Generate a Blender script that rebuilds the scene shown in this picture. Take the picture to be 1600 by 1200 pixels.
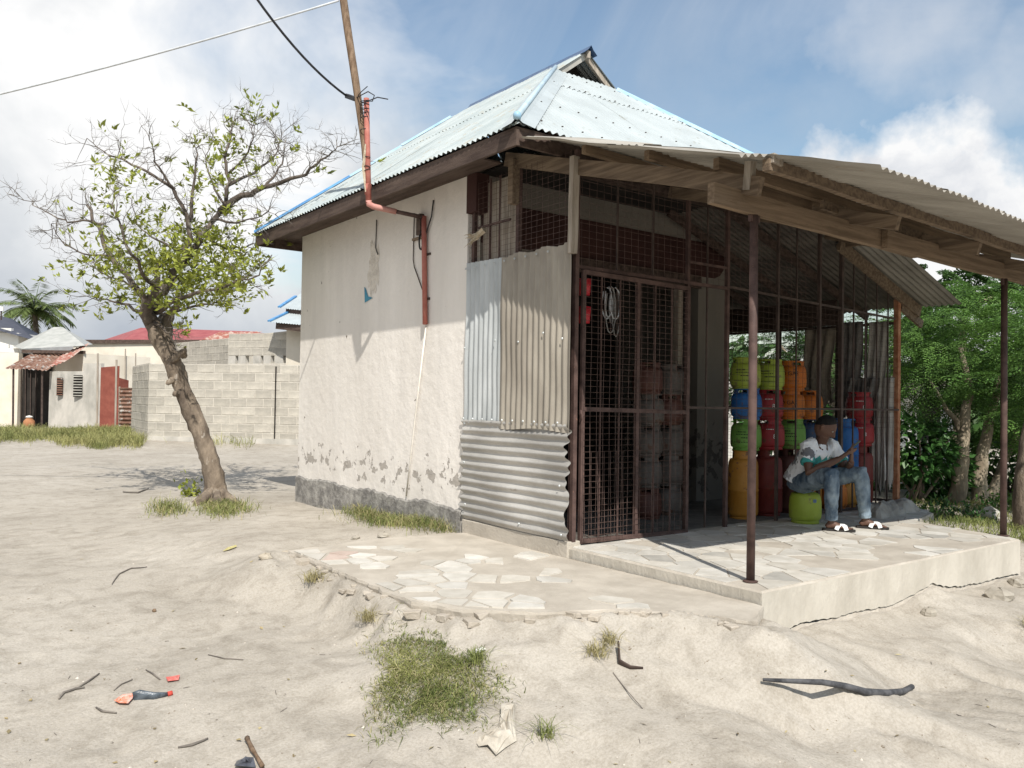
import bpy, math, random, bisect
import numpy as np
from mathutils import Vector, Matrix

random.seed(7); np.random.seed(7)
SC = bpy.context.scene
COL = SC.collection
for o in list(bpy.data.objects): bpy.data.objects.remove(o)

# ------------------------------------------------------------------ camera
# world axes: +X along the shop front, +Y back along its side wall, z = 0 on the verandah floor
YAW, PIT, ROL = (math.radians(a) for a in (37.06, 1.14, 0.887))
CAM = Vector((-4.524, -3.298, 1.2)); FPX = 1300.0
FWD = Vector((math.sin(YAW)*math.cos(PIT), math.cos(YAW)*math.cos(PIT), math.sin(PIT)))
_r = Vector((math.cos(YAW), -math.sin(YAW), 0)); _u = _r.cross(FWD)
RGT = _r*math.cos(ROL) + _u*math.sin(ROL); UPV = -_r*math.sin(ROL) + _u*math.cos(ROL)
cam = bpy.data.cameras.new('camera'); cam.sensor_width = 36; cam.lens = FPX/1600*36
cam.clip_start = 0.05; cam.clip_end = 3000
camo = bpy.data.objects.new('camera', cam); COL.objects.link(camo)
camo.matrix_world = Matrix(((RGT.x, UPV.x, -FWD.x, CAM.x), (RGT.y, UPV.y, -FWD.y, CAM.y), (RGT.z, UPV.z, -FWD.z, CAM.z), (0, 0, 0, 1)))
SC.camera = camo
def at(u, v, d):                       # surveyed bearing + distance -> world point
    return CAM + (FWD + RGT*((u-800)/FPX) - UPV*((v-600)/FPX))*d

# ------------------------------------------------------------------ sun, sky, exposure
SUN_EL = math.radians(47.5); SX, SY = 0.40, 0.9165        # direction in which shadows fall
sun = bpy.data.lights.new('sun', 'SUN'); sun.energy = 5.0; sun.angle = math.radians(0.5); sun.color = (1, 0.955, 0.88)
suno = bpy.data.objects.new('sun', sun); COL.objects.link(suno)
sd = Vector((SX*math.cos(SUN_EL), SY*math.cos(SUN_EL), -math.sin(SUN_EL)))
suno.rotation_euler = sd.to_track_quat('-Z', 'Y').to_euler(); suno.location = (-6, -14, 20)
SC.view_settings.view_transform = 'Standard'; SC.view_settings.look = 'None'
SC.view_settings.exposure = 0.14; SC.view_settings.gamma = 1; SC.view_settings.use_curve_mapping = False
SC.cycles.max_bounces = 6; SC.cycles.diffuse_bounces = 3; SC.cycles.transparent_max_bounces = 8

world = bpy.data.worlds.new('World'); SC.world = world; world.use_nodes = True
world.cycles.sampling_method = 'MANUAL'; world.cycles.sample_map_resolution = 512
wt = world.node_tree; wt.nodes.clear()
def wn(t, **k):
    n = wt.nodes.new(t)
    for a, b in k.items(): setattr(n, a, b)
    return n
def wl(a, b): wt.links.new(a, b)
def wmath(op, a, b=None, c=None, clamp=False):
    n = wn('ShaderNodeMath', operation=op, use_clamp=clamp)
    for i, x in enumerate((a, b, c)):
        if x is None: continue
        if isinstance(x, (int, float)): n.inputs[i].default_value = x
        else: wl(x, n.inputs[i])
    return n.outputs[0]
def wdot(vec, d):
    n = wn('ShaderNodeVectorMath', operation='DOT_PRODUCT'); wl(vec, n.inputs[0]); n.inputs[1].default_value = d
    return n.outputs['Value']
def wramp(fac, stops):
    n = wn('ShaderNodeValToRGB'); wl(fac, n.inputs[0]); e = n.color_ramp.elements
    e[0].position, e[0].color = stops[0][0], (*stops[0][1], 1); e[1].position, e[1].color = stops[-1][0], (*stops[-1][1], 1)
    for p, c in stops[1:-1]:
        x = e.new(p); x.color = (*c, 1)
    return n.outputs[0]
def build_sky():
    sky = wn('ShaderNodeTexSky', sky_type='NISHITA', sun_disc=False)
    sky.sun_elevation = SUN_EL; sky.sun_rotation = math.atan2(-SX, -SY); sky.air_density = 1.5; sky.dust_density = .5; sky.ozone_density = 2.5
    tc = wn('ShaderNodeTexCoord'); D = tc.outputs['Generated']
    sep = wn('ShaderNodeSeparateXYZ'); wl(D, sep.inputs[0])
    zz = wmath('ADD', wmath('MAXIMUM', sep.outputs[2], 0.0), 0.25)
    cx = wmath('DIVIDE', sep.outputs[0], zz); cy = wmath('DIVIDE', sep.outputs[1], zz)
    cmb = wn('ShaderNodeCombineXYZ'); wl(cx, cmb.inputs[0]); wl(cy, cmb.inputs[1]); P = cmb.outputs[0]
    def noise(vec, scale, det=8, rough=.55, off=(0, 0, 0), dist=0.0, col=False, stretch=(1, 1, 1)):
        mp = wn('ShaderNodeMapping'); mp.inputs['Location'].default_value = off; mp.inputs['Scale'].default_value = stretch; wl(vec, mp.inputs[0])
        n = wn('ShaderNodeTexNoise'); n.inputs['Scale'].default_value = scale; n.inputs['Detail'].default_value = det
        n.inputs['Roughness'].default_value = rough; n.inputs['Distortion'].default_value = dist; wl(mp.outputs[0], n.inputs['Vector'])
        return n.outputs['Color' if col else 'Fac']
    # direction stirred by noise, so that cloud edges billow
    def stir(sc, amt, off):
        v1 = wn('ShaderNodeVectorMath', operation='SUBTRACT'); wl(noise(D, sc, 6, .6, off, 0, True), v1.inputs[0]); v1.inputs[1].default_value = (.5, .5, .5)
        v2 = wn('ShaderNodeVectorMath', operation='SCALE'); wl(v1.outputs[0], v2.inputs[0]); v2.inputs['Scale'].default_value = amt
        v3 = wn('ShaderNodeVectorMath', operation='ADD'); wl(D, v3.inputs[0]); wl(v2.outputs[0], v3.inputs[1]); v4 = wn('ShaderNodeVectorMath', operation='NORMALIZE'); wl(v3.outputs[0], v4.inputs[0]); return v4.outputs[0]
    DW = stir(6, .10, (4, 1, 2)); DL = stir(2.2, .35, (1, 6, 2))
    n1 = noise(P, 1.15, 7, .58, (3.1, 1.7, 0), .5); n2 = noise(D, 11, 7, .55, (0.3, 5, 1), .1)
    side = wdot(DL, tuple(_r))                     # -: towards the tree, +: towards the gardens
    c1 = wmath('ADD', wmath('MULTIPLY_ADD', side, -2.6, -.26), wmath('MULTIPLY_ADD', n1, 2.4, -1.02))
    cover = wmath('MULTIPLY', c1, 1.7, clamp=True)
    heap = None
    for (u, v, rad) in ((1395, 305, .088), (1485, 330, .10), (1330, 325, .07), (1590, 390, .10), (1720, 370, .11)):
        d = (FWD + RGT*((u-800)/FPX) - UPV*((v-600)/FPX)).normalized()
        k = wmath('MULTIPLY_ADD', wdot(DW, tuple(d)), 1.0/(rad*rad/2), 1-1.0/(rad*rad/2))
        heap = k if heap is None else wmath('SMOOTH_MAX', heap, k, .3)
    heap = wmath('MAXIMUM', heap, -2.0)
    hc = wmath('ADD', wmath('MULTIPLY', heap, .7), wmath('MULTIPLY_ADD', n2, 1.7, -.78))
    hcov = wmath('MULTIPLY', hc, 2.4, clamp=True)
    wisp = wmath('MULTIPLY_ADD', wmath('MULTIPLY_ADD', noise(P, 1.6, 6, .62, (1, 8, 3), 1.4, stretch=(1, .55, 1)), 2.6, -1.1, clamp=True), .30, .03)
    low = wmath('MULTIPLY_ADD', sep.outputs[2], -2.0, .50, clamp=True)       # haze whitening towards the horizon
    puff = None
    for (u, v, rad) in ((1400, 55, .055), (1470, 30, .05), (1570, 105, .045), (1340, 75, .035)):
        d = (FWD + RGT*((u-800)/FPX) - UPV*((v-600)/FPX)).normalized()
        k = wmath('MULTIPLY_ADD', wdot(DW, tuple(d)), 1.0/(rad*rad/2), 1-1.0/(rad*rad/2)); puff = k if puff is None else wmath('SMOOTH_MAX', puff, k, .4)
    puff = wmath('MULTIPLY', wmath('ADD', wmath('MULTIPLY', wmath('MAXIMUM', puff, -1.5), .5), wmath('MULTIPLY_ADD', n2, 1.6, -.62)), 1.0, clamp=True)
    veil = wmath('MAXIMUM', wisp, low)
    tot = wmath('MAXIMUM', cover, veil, clamp=True)
    t1 = noise(D, 2.3, 6, .56, (2, 2, 7), .5); t2 = noise(D, 5.5, 6, .6, (7, 1, 3), .4)
    tone = wmath('ADD', wmath('MULTIPLY_ADD', t1, 1.5, -.42), wmath('MULTIPLY_ADD', t2, .5, -.25))
    tone = wmath('ADD', tone, wmath('MINIMUM', wmath('MULTIPLY_ADD', sep.outputs[2], 1.5, -.42), .20))
    lobe = wmath('MULTIPLY_ADD', wdot(DL, tuple((FWD+RGT*((455-800)/FPX)-UPV*((110-600)/FPX)).normalized())), 9.0, -8.55)
    tone = wmath('ADD', tone, wmath('MULTIPLY', wmath('MAXIMUM', lobe, 0.0), .75))
    ccol = wramp(tone, [(.08, (3.2, 3.6, 4.2)), (.3, (4.5, 4.8, 5.2)), (.5, (5.9, 6.1, 6.3)), (.70, (7.8, 7.8, 7.8))])
    # heaped clouds: bright crowns, bluish grey hollows
    shade = wmath('ADD', wmath('MULTIPLY', noise(DW, 9, 8, .55, (3, 3, 3), .3), 1.0), wmath('MULTIPLY_ADD', sep.outputs[2], .25, -.06))
    hcol = wramp(shade, [(.30, (5.0, 5.25, 5.7)), (.44, (6.5, 6.6, 6.8)), (.54, (7.5, 7.5, 7.5))])
    mix = wn('ShaderNodeMixRGB'); wl(tot, mix.inputs[0]); wl(sky.outputs[0], mix.inputs[1]); wl(ccol, mix.inputs[2])
    mp_ = wn('ShaderNodeMixRGB'); wl(wmath('MULTIPLY', puff, .55), mp_.inputs[0]); wl(mix.outputs[0], mp_.inputs[1]); mp_.inputs[2].default_value = (6.4, 6.5, 6.7, 1)
    mh = wn('ShaderNodeMixRGB'); wl(hcov, mh.inputs[0]); wl(mp_.outputs[0], mh.inputs[1]); wl(hcol, mh.inputs[2])
    bg = wn('ShaderNodeBackground'); bg.inputs[1].default_value = 0.118; wl(mh.outputs[0], bg.inputs[0])
    out = wn('ShaderNodeOutputWorld'); wl(bg.outputs[0], out.inputs[0])
build_sky()

# ------------------------------------------------------------------ materials
MATS = {}
def mat(name, c1, c2=None, scale=4.0, rough=.85, bump=0.0, bscale=30.0, metal=0.0, stretch=(1, 1, 1), spec=.3, lo=.38, hi=.62,
        rnd=0.0, island=0.0, trans=0.0, speck=None, detail=8, generated=False):
    """procedural two-tone surface: noise between c1 and c2, optional per-object / per-island tone, specks and relief"""
    if name in MATS: return MATS[name]
    m = bpy.data.materials.new(name); m.use_nodes = True; t = m.node_tree; N = t.nodes; Lk = t.links.new
    b = N['Principled BSDF']; b.inputs['Roughness'].default_value = rough; b.inputs['Metallic'].default_value = metal
    b.inputs['Specular IOR Level'].default_value = spec
    tc = N.new('ShaderNodeTexCoord'); mp = N.new('ShaderNodeMapping'); mp.inputs['Scale'].default_value = stretch
    Lk(tc.outputs['Object'], mp.inputs[0])
    n = N.new('ShaderNodeTexNoise'); n.inputs['Scale'].default_value = scale; n.inputs['Detail'].default_value = detail; n.inputs['Roughness'].default_value = .6
    Lk(mp.outputs[0], n.inputs['Vector'])
    r = N.new('ShaderNodeValToRGB'); r.color_ramp.elements[0].position = lo; r.color_ramp.elements[1].position = hi
    r.color_ramp.elements[0].color = (*c1, 1); r.color_ramp.elements[1].color = (*(c2 or c1), 1)
    Lk(n.outputs['Fac'], r.inputs[0]); col = r.outputs[0]
    if rnd or island:
        src = N.new('ShaderNodeObjectInfo').outputs['Random'] if rnd else N.new('ShaderNodeNewGeometry').outputs['Random Per Island']
        a = rnd or island
        mr = N.new('ShaderNodeMapRange'); mr.inputs[3].default_value = 1-a; mr.inputs[4].default_value = 1+a; Lk(src, mr.inputs[0])
        mx = N.new('ShaderNodeVectorMath'); mx.operation = 'SCALE'; Lk(col, mx.inputs[0]); Lk(mr.outputs[0], mx.inputs['Scale']); col = mx.outputs[0]
    if speck:
        sc, thr, scol = speck
        n2 = N.new('ShaderNodeTexNoise'); n2.inputs['Scale'].default_value = sc; n2.inputs['Detail'].default_value = 5; n2.inputs['Roughness'].default_value = .65
        Lk(mp.outputs[0], n2.inputs['Vector'])
        g = N.new('ShaderNodeMapRange'); g.inputs[1].default_value = thr; g.inputs[2].default_value = thr+.06; Lk(n2.outputs['Fac'], g.inputs[0])
        mx = N.new('ShaderNodeMixRGB'); Lk(g.outputs[0], mx.inputs[0]); Lk(col, mx.inputs[1]); mx.inputs[2].default_value = (*scol, 1); col = mx.outputs[0]
    Lk(col, b.inputs['Base Color'])
    if bump:
        nb = N.new('ShaderNodeTexNoise'); nb.inputs['Scale'].default_value = bscale; nb.inputs['Detail'].default_value = 7; nb.inputs['Roughness'].default_value = .65
        Lk(mp.outputs[0], nb.inputs['Vector'])
        bp = N.new('ShaderNodeBump'); bp.inputs['Strength'].default_value = 1; bp.inputs['Distance'].default_value = bump
        Lk(nb.outputs['Fac'], bp.inputs['Height']); Lk(bp.outputs[0], b.inputs['Normal'])
    if trans:
        tr = N.new('ShaderNodeBsdfTranslucent'); Lk(col, tr.inputs[0]); ms = N.new('ShaderNodeMixShader'); ms.inputs[0].default_value = trans
        o = N['Material Output']; Lk(b.outputs[0], ms.inputs[1]); Lk(tr.outputs[0], ms.inputs[2]); Lk(ms.outputs[0], o.inputs[0])
    MATS[name] = m
    return m

def sand_material():
    m = bpy.data.materials.new('sand'); m.use_nodes = True; t = m.node_tree; N = t.nodes; Lk = t.links.new
    b = N['Principled BSDF']; b.inputs['Roughness'].default_value = .95; b.inputs['Specular IOR Level'].default_value = .12
    tc = N.new('ShaderNodeTexCoord'); P = tc.outputs['Object']
    def noise(sc, det, rough=.6, dist=0, stretch=None):
        n = N.new('ShaderNodeTexNoise'); n.inputs['Scale'].default_value = sc; n.inputs['Detail'].default_value = det
        n.inputs['Roughness'].default_value = rough; n.inputs['Distortion'].default_value = dist
        if stretch:
            mp = N.new('ShaderNodeMapping'); mp.inputs['Scale'].default_value = stretch; Lk(P, mp.inputs[0]); Lk(mp.outputs[0], n.inputs['Vector'])
        else: Lk(P, n.inputs['Vector'])
        return n.outputs['Fac']
    def ramp(f, stops):
        r = N.new('ShaderNodeValToRGB'); Lk(f, r.inputs[0]); e = r.color_ramp.elements
        e[0].position, e[0].color = stops[0][0], (*stops[0][1], 1); e[1].position, e[1].color = stops[-1][0], (*stops[-1][1], 1)
        for p, c in stops[1:-1]: x = e.new(p); x.color = (*c, 1)
        return r.outputs[0]
    big = ramp(noise(.7, 9, .62, .3), [(.3, (.345, .312, .265)), (.5, (.415, .378, .325)), (.7, (.47, .433, .378))])
    mid = ramp(noise(5.5, 9, .68, .5), [(.32, (.66, .645, .62)), (.54, (1, 1, 1))])
    mx = N.new('ShaderNodeMixRGB'); mx.blend_type = 'MULTIPLY'; mx.inputs[0].default_value = .75; Lk(big, mx.inputs[1]); Lk(mid, mx.inputs[2])
    fine = ramp(noise(70, 4, .7), [(.34, (.72, .7, .66)), (.6, (1.06, 1.06, 1.06))])
    mx2 = N.new('ShaderNodeMixRGB'); mx2.blend_type = 'MULTIPLY'; mx2.inputs[0].default_value = .6; Lk(mx.outputs[0], mx2.inputs[1]); Lk(fine, mx2.inputs[2])
    sp = ramp(noise(34, 3, .5), [(.70, (1, 1, 1)), (.74, (.45, .38, .3))])
    mx3 = N.new('ShaderNodeMixRGB'); mx3.blend_type = 'MULTIPLY'; mx3.inputs[0].default_value = .8; Lk(mx2.outputs[0], mx3.inputs[1]); Lk(sp, mx3.inputs[2])
    Lk(mx3.outputs[0], b.inputs['Base Color'])
    def bump(f, dist, prev=None):
        bp = N.new('ShaderNodeBump'); bp.inputs['Distance'].default_value = dist; bp.inputs['Strength'].default_value = 1; Lk(f, bp.inputs['Height'])
        if prev: Lk(prev, bp.inputs['Normal'])
        return bp.outputs[0]
    nb = bump(noise(8, 8, .55, .5), .013); nb = bump(noise(60, 5, .7), .006, nb)
    Lk(nb, b.inputs['Normal'])
    return m

def plaster_material(name, base, base2, under, zlo, zhi, thr):
    """limewashed plaster whose paint has flaked off in a band of height zlo..zhi"""
    m = bpy.data.materials.new(name); m.use_nodes = True; t = m.node_tree; N = t.nodes; Lk = t.links.new
    b = N['Principled BSDF']; b.inputs['Roughness'].default_value = .9; b.inputs['Specular IOR Level'].default_value = .2
    tc = N.new('ShaderNodeTexCoord'); geo = N.new('ShaderNodeNewGeometry'); sep = N.new('ShaderNodeSeparateXYZ'); Lk(geo.outputs['Position'], sep.inputs[0])
    def noise(sc, det, rough=.6, stretch=(1, 1, 1)):
        n = N.new('ShaderNodeTexNoise'); n.inputs['Scale'].default_value = sc; n.inputs['Detail'].default_value = det; n.inputs['Roughness'].default_value = rough
        mp = N.new('ShaderNodeMapping'); mp.inputs['Scale'].default_value = stretch; Lk(geo.outputs['Position'], mp.inputs[0]); Lk(mp.outputs[0], n.inputs['Vector'])
        return n.outputs['Fac']
    def mth(op, a, c=None, d=None, clamp=False):
        n = N.new('ShaderNodeMath'); n.operation = op; n.use_clamp = clamp
        for i, x in enumerate((a, c, d)):
            if x is None: continue
            if isinstance(x, (int, float)): n.inputs[i].default_value = x
            else: Lk(x, n.inputs[i])
        return n.outputs[0]
    def mix(f, a, c, mode='MIX'):
        n = N.new('ShaderNodeMixRGB'); n.blend_type = mode
        for i, x in enumerate((f, a, c)):
            if isinstance(x, tuple): n.inputs[i].default_value = (*x, 1)
            elif isinstance(x, float): n.inputs[i].default_value = x
            else: Lk(x, n.inputs[i])
        return n.outputs[0]
    stain = mth('MULTIPLY_ADD', noise(1.3, 8, .62, (1, 1, .35)), 2.6, -.85, clamp=True)
    col = mix(stain, base2, base)
    streak = mth('MULTIPLY_ADD', noise(5, 6, .6, (1, 1, .12)), 3.0, -1.2, clamp=True)
    col = mix(mth('MULTIPLY', streak, .35), col, tuple(c*.72 for c in base))
    zmid = (zlo+zhi)/2; band = mth('SUBTRACT', 1.0, mth('ABSOLUTE', mth('DIVIDE', mth('SUBTRACT', sep.outputs[2], zmid), (zhi-zlo)/2)))
    pe = mth('ADD', noise(6.2, 9, .6), mth('MULTIPLY', mth('MAXIMUM', band, -1.0), .17))
    peel = mth('MULTIPLY', mth('SUBTRACT', pe, thr), 60.0, clamp=True)
    col = mix(peel, col, mix(mth('MULTIPLY_ADD', noise(12, 6), 2.0, -.5, clamp=True), under, tuple(c*.78 for c in under)))
    specks = mth('MULTIPLY', mth('SUBTRACT', noise(9, 3, .45), .735), 60.0, clamp=True)
    col = mix(specks, col, (.2, .17, .14))
    Lk(col, b.inputs['Base Color'])
    bp = N.new('ShaderNodeBump'); bp.inputs['Distance'].default_value = .006; bp.invert = True; Lk(mth('ADD', peel, specks), bp.inputs['Height'])
    b2 = N.new('ShaderNodeBump'); b2.inputs['Distance'].default_value = .012; Lk(noise(7, 9, .6), b2.inputs['Height']); Lk(bp.outputs[0], b2.inputs['Normal'])
    Lk(b2.outputs[0], b.inputs['Normal'])
    return m

SAND = sand_material()
PLASTER = plaster_material('cream_plaster', (.82, .775, .72), (.70, .655, .60), (.46, .42, .375), .10, .72, .69)
PLASTER_SHADE = plaster_material('shaded_pier_plaster', (.26, .238, .205), (.19, .172, .15), (.12, .108, .095), -.2, 1.2, .63)  # white plaster given a darker tone in place of indoor shade
PLINTH = mat('plinth_concrete', (.19, .18, .168), (.42, .40, .365), 7, .92, .02, 22, lo=.4, hi=.66)
CONC = mat('slab_cement', (.38, .34, .285), (.48, .435, .37), 3.2, .9, .006, 40, speck=(26, .70, (.3, .27, .23)))
SLABFACE = mat('slab_face_render', (.42, .385, .325), (.54, .50, .43), 2.2, .9, .008, 26, stretch=(1, 1, .5), speck=(13, .73, (.36, .32, .26)))
MARBLE = mat('marble_offcut', (.48, .455, .405), (.60, .575, .525), 5, .55, .001, 60, rnd=.13, spec=.4, speck=(9, .66, (.52, .48, .42)))
MARBLE_G = mat('grey_marble_offcut', (.33, .315, .285), (.42, .4, .36), 6, .6, .001, 60, rnd=.15)
MARBLE_R = mat('reddish_marble_offcut', (.42, .33, .28), (.5, .40, .345), 6, .6, .001, 60)
DUSTY = mat('dusty_marble_offcut', (.44, .41, .355), (.53, .50, .445), 6, .7, .001, 60, rnd=.1)
BLOCK = mat('cement_block', (.36, .335, .29), (.50, .465, .40), 2.5, .95, .014, 30, rnd=.13)
MORTAR = mat('block_mortar', (.48, .445, .385), (.60, .56, .49), 8, .95, .01, 40)
RENDER_G = mat('grey_cement_render', (.36, .345, .31), (.54, .51, .46), 1.6, .95, .01, 25, stretch=(1, 1, .6))
CREAM = mat('far_cream_wall', (.62, .56, .46), (.72, .66, .56), 1.2, .9, .004, 15)
WHITE = mat('white_limewash', (.70, .68, .63), (.80, .785, .74), 1.5, .9, .004, 18)
ROOF = mat('faded_roof_sheet', (.36, .395, .40), (.425, .465, .47), 1.6, .5, .0015, 60, spec=.35, stretch=(1, 1, 1), speck=(5, .62, (.33, .35, .335)))
ROOF_L = mat('weathered_roof_sheet', (.33, .375, .375), (.42, .46, .455), 2.2, .55, .0015, 60, spec=.3, speck=(6, .58, (.36, .35, .30)))
BLUECAP = mat('pale_blue_cap', (.28, .46, .60), (.42, .58, .68), 5, .45, .001, 50, spec=.4)
DBLUE = mat('dark_blue_cap', (.035, .075, .16), (.06, .11, .21), 5, .4, .001, 50, spec=.4)
MBLUE = mat('mid_blue_cap', (.06, .20, .42), (.12, .32, .56), 5, .45, .001, 50)
ZINC = mat('weathered_zinc', (.33, .315, .28), (.50, .48, .43), 3.2, .6, .002, 50, metal=.25, stretch=(1, .35, 1), speck=(8, .68, (.30, .22, .15)))
ZINC_U = mat('shade_dark_zinc', (.085, .075, .065), (.15, .135, .115), 3, .8, .002, 50, stretch=(1, .3, 1))  # zinc colour darkened so the lean-to underside looks shaded
ZINC_D = mat('awning_zinc', (.27, .25, .215), (.41, .385, .34), 2.4, .65, .002, 50, metal=.15, stretch=(1, .3, 1), speck=(6, .66, (.25, .18, .12)))
ZINC_B = mat('bluish_zinc', (.40, .42, .42), (.54, .56, .56), 4, .5, .002, 50, metal=.3, stretch=(1, 1, .3), speck=(10, .7, (.3, .27, .24)))
ZINC_T = mat('tan_zinc', (.27, .24, .20), (.37, .335, .28), 4, .6, .002, 50, metal=.2, stretch=(1, 1, .3), speck=(10, .69, (.3, .25, .2)))
ZINC_L = mat('dented_zinc', (.36, .345, .32), (.54, .52, .485), 3, .5, .004, 14, metal=.35, stretch=(1, .4, 1), speck=(9, .69, (.28, .24, .2)))
RUST = mat('rusted_sheet', (.14, .065, .042), (.27, .165, .12), 4, .85, .003, 40, speck=(5, .56, (.40, .375, .34)))
REDGATE = mat('red_oxide_sheet', (.20, .055, .04), (.27, .085, .06), 3, .7, .002, 40, speck=(8, .68, (.32, .2, .15)))
REDROOF = mat('dull_red_roof', (.26, .055, .06), (.33, .09, .09), 3, .6, .002, 40, stretch=(1, 1, 1))
RUSTROOF = mat('rust_streaked_roof', (.30, .11, .08), (.46, .36, .30), 5, .7, .002, 40, lo=.45, hi=.62)
GREYROOF = mat('pale_grey_roof', (.33, .335, .31), (.43, .43, .40), 3, .5, .002, 40)
NAVYROOF = mat('slate_blue_roof', (.03, .035, .055), (.05, .055, .08), 3, .5, .002, 40)
WOOD = mat('weathered_timber', (.125, .09, .062), (.235, .175, .12), 3.5, .85, .006, 30, stretch=(8, .6, 9), speck=(8, .68, (.12, .085, .055)))
WOOD_X = mat('weathered_timber_along', (.14, .098, .062), (.25, .18, .12), 3.5, .85, .006, 30, stretch=(.5, 6, 9), speck=(7, .62, (.13, .09, .055)))
WOOD_G = mat('grey_timber', (.26, .22, .175), (.42, .37, .31), 4, .9, .006, 30, stretch=(6, 6, .5), speck=(9, .68, (.14, .11, .09)))
WOOD_P = mat('pole_timber', (.12, .075, .045), (.23, .16, .105), 5, .85, .006, 30, stretch=(6, 6, .6), speck=(9, .66, (.1, .065, .04)))
SPLINT = mat('split_timber', (.4, .32, .22), (.58, .5, .38), 8, .9, .006, 30, stretch=(1, 6, 6))
FASCIA = mat('brown_fascia', (.055, .036, .029), (.11, .078, .062), 3, .8, .004, 30, stretch=(5, .6, 6))
MAROON = mat('maroon_paint', (.045, .018, .015), (.065, .027, .022), 2, .75, .003, 20)
STEEL = mat('red_oxide_steel', (.06, .036, .031), (.11, .068, .058), 9, .7, .002, 60, speck=(26, .66, (.24, .12, .085)))
STEEL_D = mat('dark_steel', (.05, .035, .03), (.085, .06, .05), 9, .7, .001, 60)
PIPE = mat('red_oxide_pipe', (.34, .105, .08), (.42, .16, .125), 9, .65, .002, 60, speck=(22, .68, (.2, .07, .05)))
RUSTPOST = mat('rusty_post', (.30, .12, .06), (.44, .23, .13), 12, .85, .003, 60)
WIRE = mat('mesh_wire', (.07, .045, .038), (.15, .10, .085), 20, .6, metal=.3)
PVC = mat('white_pvc', (.58, .54, .48), (.68, .64, .58), 6, .5)
BLACK = mat('black_cable', (.02, .02, .022), (.035, .035, .04), 9, .5)
GREYC = mat('grey_cable', (.48, .5, .52), (.6, .62, .64), 9, .5)
BARK = mat('bark', (.11, .085, .065), (.25, .20, .15), 6, .95, .03, 18, stretch=(1, 1, .45), speck=(7, .63, (.40, .36, .31)))
BARK_P = mat('pale_bark', (.20, .16, .115), (.38, .32, .235), 5, .95, .03, 14, stretch=(1, 1, .5), speck=(6, .64, (.12, .1, .075)))
TWIG = mat('dry_twig', (.10, .088, .078), (.20, .175, .15), 8, .95)
LEAF = mat('citrus_leaf', (.16, .20, .030), (.34, .36, .06), 1.4, .5, island=.4, trans=.3, lo=.3, hi=.7)
LEAF_M = mat('feathery_leaf', (.058, .135, .026), (.125, .225, .045), .9, .55, island=.35, trans=.25, lo=.3, hi=.7)
LEAF_D = mat('dark_leaf', (.035, .085, .022), (.075, .14, .035), 1.1, .5, island=.4, trans=.2, lo=.3, hi=.7)
LEAF_B = mat('broad_leaf', (.035, .10, .025), (.07, .16, .04), 2, .4, island=.3, trans=.2)
LEAF_P = mat('palm_leaf', (.065, .10, .028), (.14, .18, .06), 1, .5, island=.3, trans=.2)
GRASS = mat('grass_blade', (.13, .165, .045), (.26, .27, .09), 2.2, .6, island=.4, trans=.2, lo=.35, hi=.65)
GRASS_D = mat('dry_grass_blade', (.27, .235, .11), (.42, .37, .20), 2.2, .7, island=.35, trans=.15)
GRASS_F = mat('field_grass_blade', (.17, .19, .06), (.34, .32, .13), 1.0, .7, island=.35, trans=.15)
DARK = mat('dark_interior', (.02, .017, .015), (.035, .03, .026), 2, .95)  # near-black colour stands in for shade in openings and unlit insides

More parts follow.
